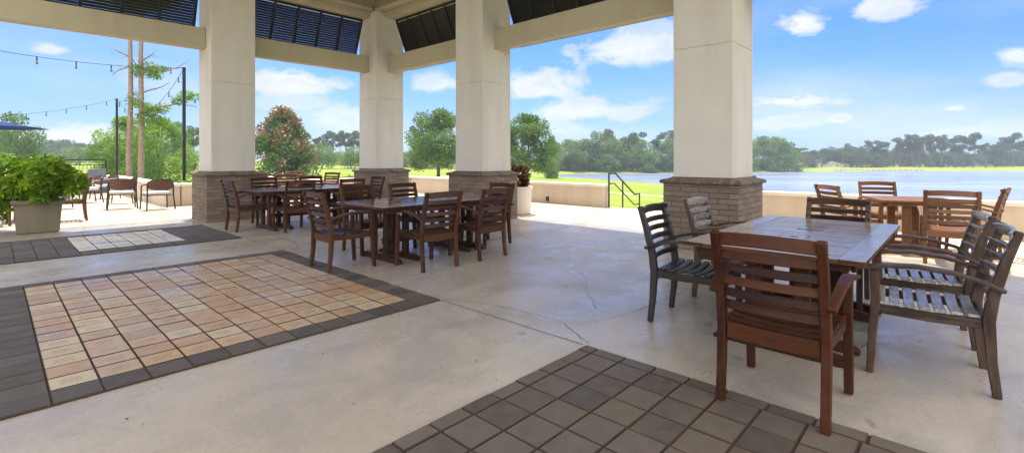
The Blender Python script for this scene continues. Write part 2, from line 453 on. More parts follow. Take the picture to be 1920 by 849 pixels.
    shade = mth('ADD', mth('MULTIPLY', N, 5.0), .35, clamp=True)
    c = mix(acc, c, mix(shade, CCOL, CCOL2))
    c = mix(fill_deck, c, DCOL)
    l.new(c, bg.inputs['Color']); bg.inputs['Strength'].default_value = SKYSTR
SKYSTR = .10; HORIZ = .6
SKYTINT = (.19, .38, .78)
HCOL = (1.95, 2.55, 3.05); CCOL = (3.35, 3.4, 3.45); CCOL2 = (2.5, 2.8, 3.15); DCOL = (14.6, 13.7, 12.4)
world()
sl = bpy.data.lights.new('sun', 'SUN'); sl.energy = 2.6; sl.angle = R(1.2); sl.color = (1.0, .95, .87)
so = bpy.data.objects.new('sun', sl); COL.objects.link(so)
sd = Vector((SUN_AZ[0] * math.cos(SUN_EL), SUN_AZ[1] * math.cos(SUN_EL), math.sin(SUN_EL)))
so.rotation_euler = sd.to_track_quat('Z', 'Y').to_euler()

cam = bpy.data.cameras.new('camera'); co = bpy.data.objects.new('camera', cam); COL.objects.link(co)
co.location = (0, 0, EYE); co.rotation_euler = (R(90), 0, -math.atan2(CA, SA))
cam.sensor_width = 36; cam.lens = F / 1920 * 36; cam.shift_y = -127.5 / 1920
cam.clip_end = 4000; cam.clip_start = .05
scn.camera = co
scn.view_settings.view_transform = 'Standard'; scn.view_settings.look = 'None'
scn.view_settings.gamma = 1; scn.view_settings.exposure = 1.56

# ------------------------------------------------------------------ terrain and lake
LZ = -4.0
lake_px = [(1022, 152), (1050, 131), (1100, 119), (1160, 108), (1237, 97), (1300, 84), (1433, 64), (1600, 51), (1920, 37), (2500, 26),
           (4200, 20), (4200, 160), (2500, 200), (1920, 204), (1700, 204), (1500, 197), (1440, 186), (1257, 175), (1095, 172), (1050, 163)]
lake = np.array([at(*p) for p in lake_px])
def lake_sd(x, y):
    x = np.asarray(x, float); y = np.asarray(y, float)
    d = np.full(x.shape, 1e9); ins = np.zeros(x.shape, bool); n = len(lake)
    for i in range(n):
        ax, ay = lake[i]; bx, by = lake[(i + 1) % n]
        ex, ey = bx - ax, by - ay
        tt = np.clip(((x - ax) * ex + (y - ay) * ey) / (ex * ex + ey * ey), 0, 1)
        d = np.minimum(d, np.hypot(x - ax - tt * ex, y - ay - tt * ey))
        c = (ay > y) != (by > y)
        xi = ax + (y - ay) / (by - ay + 1e-12) * ex
        ins ^= c & (x < xi)
    return np.where(ins, -d, d)
def sst(a, b, v):
    t = np.clip((v - a) / (b - a), 0, 1); return t * t * (3 - 2 * t)
def zt(x, y):
    x = np.asarray(x, float); y = np.asarray(y, float)
    d = x * CA + y * SA; r = x * SA - y * CA
    az = np.arctan2(r, d); dist = np.hypot(x, y)
    sd_ = lake_sd(x, y)
    right = sst(R(0), R(9), az)
    T = -.66 - right * sst(40, 190, dist) * 2.5
    T = T + .25 * np.sin(x * .045 + 1) * np.sin(y * .05) * sst(25, 60, dist)
    dp = np.maximum(sd_, 0)
    z = LZ + .10 + .45 * (1 - np.exp(-dp / 2.5)) + .034 * dp
    z = np.minimum(T, z)
    return np.where(sd_ < 0, np.maximum(LZ - .7, LZ + .10 + sd_ * .16), z)
def zg(x, y): return float(zt(np.array([x]), np.array([y]))[0])
def hit(px, py):
    """where the sight line of a photo point meets the terrain"""
    s = (297 - py) / F
    for d in np.concatenate([np.arange(12, 120, .25), np.arange(120, 400, 1)]):
        x, y = at(px, d)
        if EYE + s * d <= zg(x, y): return x, y, d
    x, y = at(px, 400); return x, y, 400

def terrain():
    na = 400; rad = np.concatenate([[6.0, 9.0], np.geomspace(11, 545, 105)])
    an = np.linspace(-math.pi, math.pi, na, endpoint=False)
    A, Rr = np.meshgrid(an, rad, indexing='ij')
    X = Rr * np.cos(A); Y = Rr * np.sin(A); Z = zt(X, Y)
    V = np.stack([X, Y, Z], -1).reshape(-1, 3).tolist(); nr = len(rad)
    fs = []
    for i in range(na):
        i2 = (i + 1) % na
        for j in range(nr - 1):
            fs.append((i * nr + j, i * nr + j + 1, i2 * nr + j + 1, i2 * nr + j))
    fs.append(tuple(i * nr for i in range(na))[::-1])
    me = bpy.data.meshes.new('lawn'); me.from_pydata(V, [], fs); me.update()
    me.polygons.foreach_set('use_smooth', [True] * len(me.polygons))
    me.materials.append(M['grass'])
    o = bpy.data.objects.new('lawn', me); COL.objects.link(o); tag(o, kind='structure')
    if me.polygons[0].normal.z < 0:
        me.flip_normals()
terrain()
# water sheet (the banks rise through it)
w = MB()
c = [at(960, 60), at(1010, 250), at(4600, 190), at(4600, 14)]
w.add([(x, y, LZ) for x, y in c], [(3, 2, 1, 0)])
o = w.build('lake', M['water']); tag(o, kind='structure')
if o.data.polygons[0].normal.z < 0: o.data.flip_normals()

def ribbon(name, pts, width, m, lift=.03):
    V = []; fs = []
    P = []
    for i in range(len(pts) - 1):
        for k in range(12):
            t = k / 12; P.append((pts[i][0] * (1 - t) + pts[i + 1][0] * t, pts[i][1] * (1 - t) + pts[i + 1][1] * t))
    P.append(pts[-1]); b = MB()
    for i, (x, y) in enumerate(P):
        x2, y2 = P[min(i + 1, len(P) - 1)]; x1, y1 = P[max(i - 1, 0)]
        t = Vector((x2 - x1, y2 - y1)).normalized(); nx, ny = -t.y, t.x
        w_ = width * (1 + .12 * math.sin(i * .7))
        for s in (-.5, -.17, .17, .5):
            X, Y = x + nx * w_ * s, y + ny * w_ * s
            V.append((X, Y, zg(X, Y) + lift))
    for i in range(len(P) - 1):
        for k in range(3):
            a = i * 4 + k; fs.append((a, a + 1, a + 5, a + 4))
    b.add(V, fs); o = b.build(name, m)
    if o.data.polygons[0].normal.z < 0: o.data.flip_normals()
    tag(o, kind='structure'); return o
pth = [hit(px, py)[:2] for px, py in ((1090, 358), (1140, 361.5), (1190, 365), (1240, 369), (1330, 377))]
ribbon('path', pth, 1.3, M['path'])
pth = [hit(px, py)[:2] for px, py in ((760, 341), (800, 336), (838, 331), (880, 328))]
ribbon('path', pth, 2.2, M['path'])

# ------------------------------------------------------------------ terrace slabs
def slab(name, x0, x1, y0, y1, m, z1=0.0):
    b = MB(); b.box(x0, x1, y0, y1, -1.0, z1); return tag(b.build(name, m), kind='structure')
slab('pavilion_floor', -26, 8.246, -16, 12.596, M['floor'])
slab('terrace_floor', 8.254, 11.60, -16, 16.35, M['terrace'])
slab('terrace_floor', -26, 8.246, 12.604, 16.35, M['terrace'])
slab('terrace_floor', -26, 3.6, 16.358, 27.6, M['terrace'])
b = MB(); b.box(-25.9, 11.5, -15.9, 16.2, -.5, -.012); tag(b.build('joint_filler', M['joint']), kind='structure')
# saw cut joints in the slab
b = MB()
for (x0, x1, y0, y1) in ((2.872, 2.879, 1.98, 3.55), (2.872, 2.879, 7.19, 8.76), (2.872, 2.879, 11.1, 12.59), (2.9, 8.24, 5.62, 5.626), (2.9, 8.24, 9.0, 9.006)):
    b.add([(x0, y0, .004), (x1, y0, .004), (x1, y1, .004), (x0, y1, .004)], [(0, 1, 2, 3)])
for (x0, x1, y0, y1) in ((8.26, 11.6, 3.4, 3.406), (8.26, 11.6, 9.6, 9.607), (-10, 3.4, 20.5, 20.508), (0, .008, 12.62, 27)):
    b.add([(x0, y0, .004), (x1, y0, .004), (x1, y1, .004), (x0, y1, .004)], [(0, 1, 2, 3)])
tag(b.build('saw_cut_joints', M['joint']), kind='structure')
def floorpt(px, py):
    d = F * EYE / (py - 297); return at(px, d)
def crack(pts, width, m, name='floor_crack', z=.004):
    rng = random.Random(len(pts) * 7 + int(pts[0][0])); P = []
    for i in range(len(pts) - 1):
        a = floorpt(*pts[i]); c = floorpt(*pts[i + 1]); L = math.dist(a, c); n = max(2, int(L / .045))
        for k in range(n):
            t = k / n; P.append((a[0] + (c[0] - a[0]) * t + rng.uniform(-.012, .012), a[1] + (c[1] - a[1]) * t + rng.uniform(-.012, .012)))
    P.append(floorpt(*pts[-1])); V = []; fs = []
    for i, (x, y) in enumerate(P):
        x2, y2 = P[min(i + 1, len(P) - 1)]; x1, y1 = P[max(i - 1, 0)]
        t = Vector((x2 - x1, y2 - y1)).normalized(); w_ = width * rng.uniform(.35, 1)
        V += [(x - t.y * w_, y + t.x * w_, z), (x + t.y * w_, y - t.x * w_, z)]
    for i in range(len(P) - 1): fs.append((2 * i, 2 * i + 2, 2 * i + 3, 2 * i + 1))
    b = MB(); b.add(V, fs); o = b.build(name, m)
    if o.data.polygons[0].normal.z < 0: o.data.flip_normals()
    return tag(o, kind='structure')
crack([(1102, 643), (1075, 622), (1060, 607), (1045, 600), (985, 586), (925, 572), (880, 566), (830, 561)], .0028, M['crack'])
crack([(1118, 578), (1108, 558), (1098, 540), (1100, 522), (1085, 508), (1060, 500)], .0022, M['crack'])
crack([(1062, 603), (1100, 603), (1140, 597), (1200, 580)], .006, M['crack_pale'], z=.003)
crack([(1101, 641), (1085, 626), (1066, 611), (1061, 604)], .006, M['crack_pale'], z=.003)
crack([(1200, 580), (1290, 545), (1330, 530)], .003, M['crack'])
crack([(553, 470), (560, 461), (548, 452), (520, 447)], .006, M['crack'])
crack([(1000, 470), (1060, 462), (1130, 470), (1190, 462)], .003, M['crack'])

# ------------------------------------------------------------------ paver panels
def pavers(name, cells, px, py, m, gap=.004, top=.012, bev=.004, uv=False):
    """cells: list of (x0,x1,y0,y1); every paver is a bevelled block"""
    V = []; fs = []; rn = []; uvs = []
    rng = random.Random(name)
    for (x0, x1, y0, y1) in cells:
        a, b_, c, d = x0 + gap, x1 - gap, y0 + gap * 1.35, y1 - gap * 1.35
        tz = top + rng.uniform(-.002, .002); r = rng.random(); k = len(V)
        tl = [rng.uniform(-.0016, .0016) for _ in range(4)]
        V += [(a, c, .002), (b_, c, .002), (b_, d, .002), (a, d, .002),
              (a, c, tz - bev), (b_, c, tz - bev), (b_, d, tz - bev), (a, d, tz - bev),
              (a + bev, c + bev, tz + tl[0]), (b_ - bev, c + bev, tz + tl[1]), (b_ - bev, d - bev, tz + tl[2]), (a + bev, d - bev, tz + tl[3])]
        F_ = [(8, 9, 10, 11)]
        for i in range(4):
            j = (i + 1) % 4
            F_ += [(i, j, 4 + j, 4 + i), (4 + i, 4 + j, 8 + j, 8 + i)]
        fs += [tuple(k + q for q in f) for f in F_]; rn += [r] * 9
        iu, iv = rng.randint(0, 50), rng.randint(0, 50)
        uvs += [(iu, iv), (iu + .999, iv), (iu + .999, iv + .999), (iu, iv + .999)] + [(iu, iv)] * 32
    me = bpy.data.meshes.new(name); me.from_pydata(V, [], fs)
    me.attributes.new('rnd', 'FLOAT', 'FACE').data.foreach_set('value', rn)
    ul = me.uv_layers.new(name='UVMap'); ul.data.foreach_set('uv', np.array(uvs, float).ravel())
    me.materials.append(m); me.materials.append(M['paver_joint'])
    me.polygons.foreach_set('material_index', [0] + [1] * 8 and ([0, 1, 1, 1, 1, 1, 1, 1, 1] * len(cells)))  # sides and bevels take joint colour: joint dirt plus painted gap shade
    o = bpy.data.objects.new(name, me); COL.objects.link(o)
    return tag(o, kind='structure')
def grid(x0, x1, y0, y1, nx, ny):
    return [(x0 + (x1 - x0) * i / nx, x0 + (x1 - x0) * (i + 1) / nx, y0 + (y1 - y0) * j / ny, y0 + (y1 - y0) * (j + 1) / ny) for i in range(nx) for j in range(ny)]
def bed(name, x0, x1, y0, y1):
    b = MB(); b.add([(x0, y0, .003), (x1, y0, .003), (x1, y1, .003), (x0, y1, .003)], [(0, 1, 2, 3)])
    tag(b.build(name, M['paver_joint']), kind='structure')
P1 = (.222, 2.63, 3.78, 6.96)
bed('paver_bed', -3.2, 2.865, 3.57, 7.17)
pavers('engraved_pavers', grid(P1[0], P1[1], P1[2], P1[3], 11, 15), 0, 0, M['paver_beige'], gap=.0035, top=.014, bev=.0032)
pw = (P1[1] - P1[0]) / 11
cells = grid(P1[0], P1[1], 3.572, 3.78, 11, 1) + grid(P1[0], P1[1], 6.96, 7.168, 11, 1) + grid(2.63, 2.863, 3.572, 7.168, 1, 17)
cells += grid(P1[0] - 15 * pw, P1[0], 3.572, 7.168, 15, 17)
pavers('border_pavers', cells, 0, 0, M['paver_dark'], gap=.0035, top=.014, bev=.0032)
bed('paver_bed', -3.2, 2.85, 8.79, 11.08)
pavers('engraved_pavers', grid(.84, 2.13, 9.16, 10.84, 6, 8), 0, 0, M['paver_pale'], gap=.0035, top=.014, bev=.0032)
cells = grid(2.13, 2.848, 8.792, 11.078, 3, 11) + grid(-3.2, .84, 8.792, 11.078, 19, 11) + grid(.84, 2.13, 8.792, 9.16, 6, 2) + grid(.84, 2.13, 10.84, 11.078, 6, 1)
pavers('border_pavers', cells, 0, 0, M['paver_dark'], gap=.0035, top=.014, bev=.0032)
bed('paver_bed', -3.2, 2.868, -3.6, 1.95)
g = .2135
cells = grid(2.868 - .11, 2.866, -3.58, 1.84, 1, 25) + grid(2.758 - 27 * g, 2.758, 1.84, 1.948, 27, 1) + [(2.758, 2.866, 1.84, 1.948)] + grid(2.758 - 27 * g, 2.758, 1.84 - 25 * g, 1.84, 27, 25)
pavers('square_pavers', cells, 0, 0, M['paver_brown'], gap=.004, top=.014, bev=.0035)

b = MB(); rg_ = random.Random(21)
for i in range(170):
    X, Y = rg_.uniform(.4, 8.0), rg_.uniform(-.3, 11)
    if X < 2.9 and (Y < 2.0 or 3.5 < Y < 7.2 or Y > 8.7): zb = .020
    else: zb = .004
    a_ = rg_.random() * 6.28; L = rg_.uniform(.004, .013) * (1.6 if rg_.random() < .15 else 1)
    c_, s_ = math.cos(a_) * L, math.sin(a_) * L
    b.add([(X - c_, Y - s_, zb), (X + s_ * .5, Y - c_ * .5, zb + .002), (X + c_, Y + s_, zb + .001), (X - s_ * .5, Y + c_ * .5, zb + .004)], [(0, 1, 2, 3)])
tag(b.build('leaf_litter', plain('litter_brown', (.085, .06, .04), .9, 0, .5, 3)), 'tiny dry leaf scraps and grit scattered over the concrete floor', 'debris', None, 'stuff')
# ------------------------------------------------------------------ pavilion
pav = tag(empty('pavilion', (0, 0, 0)), 'open cream plaster pavilion on square brick footed columns with black louvred shutters', 'pavilion')
HS, HB, HC = .435, .545, .582
def brick_base_mesh():
    core = MB(); core.box(-HB + .006, HB - .006, -HB + .006, HB - .006, 0, .955)
    bb = MB(); rng = random.Random(3)
    ch = .955 / 12.5; L = .2725
    for i in range(13):
        z0 = i * ch + .005; z1 = min((i + 1) * ch - .005, .95)
        if z1 - z0 < .02: continue
        for side in range(4):
            Mx = Matrix.Rotation(side * math.pi / 2, 4, 'Z')
            off = 0 if (i + side) % 2 == 0 else L / 2
            x = -HB - off if off else -HB
            while x < HB - .01:
                a = max(x + .005, -HB + .004); c = min(x + L - .005, HB - .004)
                if c - a > .03:
                    j = rng.uniform(-.002, .002)
                    bb.box(a, c, -HB - j, -HB + .04, z0, z1, Mx, rng.random())
                x += L
    return core, bb
def cap_mesh():
    b = MB(); rng = random.Random(5); n = 15; wd = 2 * HC / n
    for side in range(4):
        Mx = Matrix.Rotation(side * math.pi / 2, 4, 'Z')
        for k in range(n):
            t0 = -HC + k * wd + .004; t1 = t0 + wd - .008
            i0 = max(HS, abs(t0)) ; i1 = max(HS, abs(t1))
            if HC - max(i0, i1) < .01:
                if HC - min(i0, i1) < .01: continue
            prof = [(HC - .02, .955), (HC + .004, .965), (HC + .010, .985), (HC, 1.002), (HC - .02, 1.010)]
            vs = []
            for (t, ii) in ((t0, i0), (t1, i1)):
                ii = min(ii, HC - .025)
                zt_ = 1.010 + (HC - .02 - ii) * .33
                vs += [(t, -r_, z_) for r_, z_ in prof] + [(t, -ii, zt_), (t, -ii, .955)]
            m_ = len(prof) + 2
            fs = [tuple(range(m_)), tuple(range(2 * m_ - 1, m_ - 1, -1))]
            for q in range(m_):
                q2 = (q + 1) % m_; fs.append((q, m_ + q, m_ + q2, q2))
            b.add([Mx @ Vector(v) for v in vs], fs, rng.random())
    c = MB()
    h = HC - .015; zz = 1.003
    c.add([(-h, -h, .957), (h, -h, .957), (h, h, .957), (-h, h, .957), (-h, -h, .99), (h, -h, .99), (h, h, .99), (-h, h, .99),
           (-HS, -HS, 1.055), (HS, -HS, 1.055), (HS, HS, 1.055), (-HS, HS, 1.055)],
          [(3, 2, 1, 0), (0, 1, 5, 4), (1, 2, 6, 5), (2, 3, 7, 6), (3, 0, 4, 7), (4, 5, 9, 8), (5, 6, 10, 9), (6, 7, 11, 10), (7, 4, 8, 11)])
    return b, c
core, bb = brick_base_mesh(); capb, capc = cap_mesh()
def column(x, y, first={}):
    b = MB(); J = 2.96
    hs = HS - .002
    b.box(-hs, hs, -hs, hs, .98, J - .006); b.box(-hs + .006, hs - .006, -hs + .006, hs - .006, J - .008, J + .008); b.box(-hs, hs, -hs, hs, J + .006, 5.30)
    if not first:
        col = b.build('column', M['plaster'], pav, bevel=.006, loc=(x, y, 0)); first['c'] = col
        parts = [core.build('brick_base', M['mortar'], col)]
        bk = bb.build('brickwork', M['brick'], col, bevel=.003)
        cp = capb.build('brick_cap', M['capbrick'], col)
        cc = capc.build('cap_bed', M['mortar'], col)
        first['p'] = parts + [bk, cp, cc]
        return col
    col = first['c'].copy(); COL.objects.link(col); col.location = (x, y, 0)
    for p in first['p']:
        q = p.copy(); COL.objects.link(q); q.parent = col
    return col
CX, CY2 = 7.475, 11.97
COLS = [(3.57, 11.97), (CX, CY2), (CX, 7.83), (CX, 2.77), (-1.25, 11.97), (CX, -2.6)]
for x, y in COLS: column(x, y)
def part_box(name, m, *bx, bevel=.008):
    b = MB(); b.box(*bx); return b.build(name, m, pav, bevel=bevel)
BZ0, BZ1 = 3.68, 4.12
# low beams between the columns
ys = [-2.6, 2.77, 7.83, CY2]
for a, c in zip(ys[:-1], ys[1:]):
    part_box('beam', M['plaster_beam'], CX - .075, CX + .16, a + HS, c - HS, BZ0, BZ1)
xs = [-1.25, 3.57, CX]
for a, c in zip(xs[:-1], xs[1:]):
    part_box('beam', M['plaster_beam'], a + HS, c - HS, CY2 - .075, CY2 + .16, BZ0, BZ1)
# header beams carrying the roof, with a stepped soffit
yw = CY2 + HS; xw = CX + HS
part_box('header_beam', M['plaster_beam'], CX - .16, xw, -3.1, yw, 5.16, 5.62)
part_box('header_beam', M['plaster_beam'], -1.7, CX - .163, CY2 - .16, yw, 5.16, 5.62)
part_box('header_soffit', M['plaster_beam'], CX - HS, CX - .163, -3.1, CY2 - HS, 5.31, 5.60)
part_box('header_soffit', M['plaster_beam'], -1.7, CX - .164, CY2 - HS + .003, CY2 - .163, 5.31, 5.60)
part_box('ceiling', M['plaster'], -.9, CX - HS, -1.2, CY2 - HS, 5.63, 5.72, bevel=0)
b = MB(); b.box(CX - HS - .02, CX - HS - .002, -3, CY2 - HS - .002, 5.335, 5.63); b.box(-1.6, CX - HS - .022, CY2 - HS - .02, CY2 - HS - .002, 5.335, 5.63)
b.build('ceiling_trim', M['ceiling'], pav)
b = MB(); b.box(-1.0, 9.15, -1.3, 13.75, 5.74, 5.98); b.build('roof', M['roofing'], pav)  # roof ends just behind the camera, cut short to let light in
# sprinkler on the header
b = MB(); b.tube([(6.85, 11.35, 5.31), (6.85, 11.35, 5.24)], .018); b.lathe([(.0, 0), (.035, .003), (.035, .01), (0, .012)], 12, (6.85, 11.35, 5.23)); b.build('sprinkler', M['black_metal'], pav)

def shutter(L, nb, ang, tilt=22):
    """a top hung louvre, hinge line along +x at the origin, leaning out towards +y"""
    H = 1.42
    fr = MB(); sw = .05
    Mx = Matrix.Rotation(R(tilt), 4, 'X')
    def bx(x0, x1, z0, z1, y0=-.02, y1=.02): fr.box(x0, x1, y0, y1, z0, z1, Mx)
    bx(0, L, -.06, 0); bx(0, L, -H, -H + .06)
    for i in range(nb + 1):
        x = (L - sw) * i / nb; bx(x, x + sw, -H + .06, -.06, -.024, .018)
    sl_ = MB(); n = 21; pitch = (H - .14) / n
    for i in range(n):
        z = -.08 - pitch * (i + .5)
        S = Mx @ Matrix.Translation((0, 0, z)) @ Matrix.Rotation(R(ang), 4, 'X')
        for k in range(nb):
            x0 = (L - sw) * k / nb + sw + .002; x1 = (L - sw) * (k + 1) / nb - .002
            sl_.box(x0, x1, -.034, .034, -.003, .003, S)
    return fr, sl_
def place_shutter(L, nb, loc, rz, ang):
    fr, s = shutter(L, nb, ang)
    f = fr.build('shutter', M['shutter_metal'], pav); f.location = loc; f.rotation_euler = (0, 0, rz)
    s.build('louvre_slats', M['shutter_metal'], f)
for a, c, nb in ((2.77, 7.83, 7), (7.83, CY2, 6), (-2.6, 2.77, 7)):
    place_shutter(c - a - 2 * HS - .12, nb, (CX + .14, c - HS - .06, 5.15), -math.pi / 2, -72)
for a, c, nb in ((3.57, CX, 5), (-1.25, 3.57, 6)):
    place_shutter(c - a - 2 * HS - .12, nb, (a + HS + .06, CY2 + .14, 5.15), 0, -60)

# ------------------------------------------------------------------ garden walls
def low_wall(x0, x1, y0, y1, label, h=.62, seg=None):
    w_ = empty('garden_wall', ((x0 + x1) / 2, (y0 + y1) / 2, 0)); tag(w_, label, 'garden wall', 'low plaster walls round the terrace')
    ox, oy = w_.location.x, w_.location.y
    b = MB(); b.box(x0 - ox, x1 - ox, y0 - oy, y1 - oy, .001, h - .075); b.build('wall_body', M['plaster_wall'], w_, bevel=.006)
    b = MB(); long_x = (x1 - x0) > (y1 - y0); L = (x1 - x0) if long_x else (y1 - y0); n = max(1, round(L / 1.5))
    e = .03
    for i in range(n):
        a = -L / 2 - (e if i == 0 else 0) + (L * i / n) + (.003 if i else 0); c_ = -L / 2 + L * (i + 1) / n + (e if i == n - 1 else 0) - (.003 if i < n - 1 else 0)
        if long_x: b.box(a, c_, y0 - oy - e, y1 - oy + e, h - .075, h)
        else: b.box(x0 - ox - e, x1 - ox + e, a, c_, h - .075, h)
    b.build('coping', M['coping'], w_, bevel=.01, seg=2)
    return w_
low_wall(11.3, 11.6, 7.12, 16.0, 'low cream wall with pale coping between the white pot and the stair handrail')
w2 = low_wall(11.3, 11.6, -9.0, 3.25, 'long low cream wall in front of the lake behind the orange wooden table')
low_wall(3.63, 11.6, 16.03, 16.33, 'low cream wall with pale coping crossing behind the left tables below the lawn')
w4 = low_wall(3.3, 3.6, 16.03, 26.5, 'low cream wall running away behind the rattan backed patio chairs')
b = MB(); b.box(11.27, 11.298, 9.0, 9.1, .06, .19); b.build('outlet_box', M['black_metal'], None, bevel=.004)
ob = bpy.data.objects['outlet_box']; tag(ob, 'small black outlet box near the foot of the wall beside the white pot', 'outlet box')
# steps down to the lawn
b = MB()
for i in range(4): b.box(11.604 + i * .36, 11.604 + (i + 1) * .36 - .002, 3.3, 7.2, -1.0, -.16 * (i + 1))
tag(b.build('steps', M['floor_edge'], bevel=.008), kind='structure')

# handrail
hr = tag(empty('handrail', (11.45, 7.02, 0)), 'black metal stair handrail stepping down at the end of the low wall', 'handrail')
def P(x, z): return (x - 11.45, 0, z)
b = MB(); b.tube([P(11.42, .0), P(11.42, .92)], .024); b.build('post', M['black_metal'], hr)
b = MB(); b.tube([P(12.15, -.32), P(12.15, .70)], .021); b.build('post', M['black_metal'], hr)
b = MB(); b.tube([P(13.12, -.68), P(13.12, .30)], .021); b.build('post', M['black_metal'], hr)
b = MB(); b.tube([P(11.42, .92), P(11.75, .92), P(12.82, .28), P(13.12, .28)], .022); b.build('rail', M['black_metal'], hr)
b = MB(); b.tube([P(11.42, .64), P(11.70, .64), P(12.80, -.02), P(13.12, -.02)], .016); b.build('lower_rail', M['black_metal'], hr)
# twin rail behind the big column: only its knuckle shows
hr2 = tag(empty('handrail', (11.45, 3.42, 0)), 'black metal stair handrail mostly hidden behind the brick base of the nearest column', 'handrail')
for nm, pts, r_ in (('post', [P(11.42, 0), P(11.42, .92)], .024), ('post', [P(12.15, -.32), P(12.15, .70)], .021), ('post', [P(13.12, -.68), P(13.12, .30)], .021),
                    ('rail', [P(11.42, .92), P(11.75, .92), P(12.82, .28), P(13.12, .28)], .022), ('lower_rail', [P(11.42, .64), P(11.70, .64), P(12.80, -.02), P(13.12, -.02)], .016)):
    b = MB(); b.tube(pts, r_); b.build(nm, M['black_metal'], hr2)

# patio railing
rl = tag(empty('railing', (-1.5, 27.0, 0)), 'black metal railing with thin balusters at the far left edge of the terrace', 'railing')
x0, x1 = -8.5, 4.85
for x in np.arange(x0, x1 + .01, (x1 - x0) / 6):
    b = MB(); b.box(x - .03, x + .03, -.03, .03, 0, 1.24); b.build('post', M['black_metal'], rl)
b = MB(); b.box(x0, x1, -.03, .03, 1.243, 1.283); b.build('top_rail', M['black_metal'], rl)
b = MB(); b.box(x0, x1, -.015, .015, 1.04, 1.07); b.build('rail', M['black_metal'], rl)
b = MB(); b.box(x0, x1, -.015, .015, .08, .11); b.build('rail', M['black_metal'], rl)
b = MB()
x = x0 + .11
while x < x1: b.box(x - .009, x + .009, -.009, .009, .112, 1.038); x += .125
bl = b.build('balusters', M['black_metal'], rl)

# ------------------------------------------------------------------ wooden furniture
def make_chair():
    r = empty('wooden_chair')
    W = .245                                    # post centre
    def leg(path, w_, d_):
        b = MB(); b.sweep(path, (1, 0, 0), w_, d_); return b
    m = M['wood_red']
    for s in (-1, 1):
        rear = [(s * W, -.285, 0), (s * W, -.262, .20), (s * W, -.250, .42), (s * W, -.268, .56), (s * W, -.318, .76), (s * W, -.372, .93)]
        leg(rear, .042, [.040, .046, .056, .054, .046, .036]).build('leg', m, r, bevel=.004)
        front = [(s * (W + .012), .285, 0), (s * (W + .012), .268, .30), (s * (W + .012), .255, .46), (s * (W + .012), .262, .638)]
        leg(front, .044, [.038, .046, .050, .046]).build('leg', m, r, bevel=.004)
        arm = [(s * (W + .03), -.315, .598), (s * (W + .034), -.24, .634), (s * (W + .037), -.10, .672), (s * (W + .037), .06, .688), (s * (W + .034), .20, .676), (s * (W + .030), .33, .650), (s * (W + .028), .345, .644)]
        b = MB(); b.sweep(arm, (1, 0, 0), [.042, .046, .054, .060, .066, .062, .045], .024); b.build('armrest', m, r, bevel=.006, seg=2)
    # backrest: six bowed slats
    bk = MB()
    hs = [.068, .046, .046, .046, .046, .046]; z = .925
    for i in range(6):
        zc = z - hs[i] / 2; z -= hs[i] + .0245
        yc = -.262 - (zc - .53) * .27
        path = [(x, yc + .012 - .034 * (1 - (x / .235) ** 2) , zc - .010 * (1 - (x / .235) ** 2) * (-1 if i == 0 else 0)) for x in np.linspace(-.262, .262, 9)]
        bk.sweep(path, (0, .26, 1), hs[i], .018)
    bk.build('backrest', m, r, bevel=.003)
    # seat: seven dished slats
    st = MB()
    for i in range(7):
        y = .235 - i * .071
        path = [(x, y, .437 - .020 * (1 - (x / .25) ** 2)) for x in np.linspace(-.25, .25, 9)]
        st.sweep(path, (0, 1, 0), .053, .018)
    st.build('seat', m, r, bevel=.003)
    fr = MB()
    for s in (-1, 1):
        fr.sweep([(s * (W - .004), -.232, .398), (s * (W - .004), 0, .392), (s * (W - .004), .235, .398)], (1, 0, 0), .024, .056)
    fr.sweep([(x, .268, .390 - .012 * (1 - (x / .23) ** 2)) for x in np.linspace(-.23, .23, 5)], (0, 1, 0), .022, .06)
    fr.sweep([(x, -.250, .385 - .006 * (1 - (x / .23) ** 2)) for x in np.linspace(-.22, .22, 5)], (0, 1, 0), .024, .082)
    fr.build('seat_frame', m, r, bevel=.003)
    bd = MB(); vs = []; n = 16
    for y in (-.2655, -.2625):
        vs += [(.040 * math.cos(2 * math.pi * k / n), y, .388 + .011 * math.sin(2 * math.pi * k / n)) for k in range(n)]
    bd.add(vs, [tuple(range(n))] + [(k, n + k, n + (k + 1) % n, (k + 1) % n) for k in range(n)])
    bd.build('plaque', M['label'], r)
    return r
def copy_thing(root, mat=None, skip=()):
    r = root.copy(); COL.objects.link(r)
    for ch in [o for o in root.children]:
        if ch.name.split('.')[0] in skip: continue
        c_ = ch.copy(); COL.objects.link(c_); c_.parent = r
        if mat and ch.name.split('.')[0] not in ('plaque',):
            c_.material_slots[0].link = 'OBJECT'; c_.material_slots[0].material = mat.get(ch.name.split('.')[0], mat['*'])
        for g_ in ch.children:
            d_ = g_.copy(); COL.objects.link(d_); d_.parent = c_
    return r
chair0 = make_chair(); used = [False]
def chair(x, y, face, mat, label, group, jit=0):
    """face: plan direction the sitter looks, degrees from +x"""
    if not used[0]: r = chair0; used[0] = True
    else: r = copy_thing(chair0, {'*': M['wood_grey'], 'backrest': M['wood_sheen'], 'seat': M['wood_sheen']} if mat == 'pale' else {'*': M[mat]}, skip=('plaque',))
    r.location = (x, y, 0.002); r.rotation_euler = (0, 0, R(face - 90 + jit))
    if y < 8 and False: pass
    tag(r, label, 'chair', group)
    return r
G1 = 'slatted armchairs at the large table on the right'
G2 = 'slatted armchairs at the middle table'
G3 = 'slatted armchairs at the table by the left column'
G4 = 'chairs round the sunlit table beyond the left column'
G5 = 'chairs at the orange table by the lake wall'
G6 = 'chairs behind the square planter'
c = chair(3.0, .722, 0, 'wood_red', 'large reddish brown armchair with its back to the camera, nearest chair at the right table', G1)
c.location.z = .012
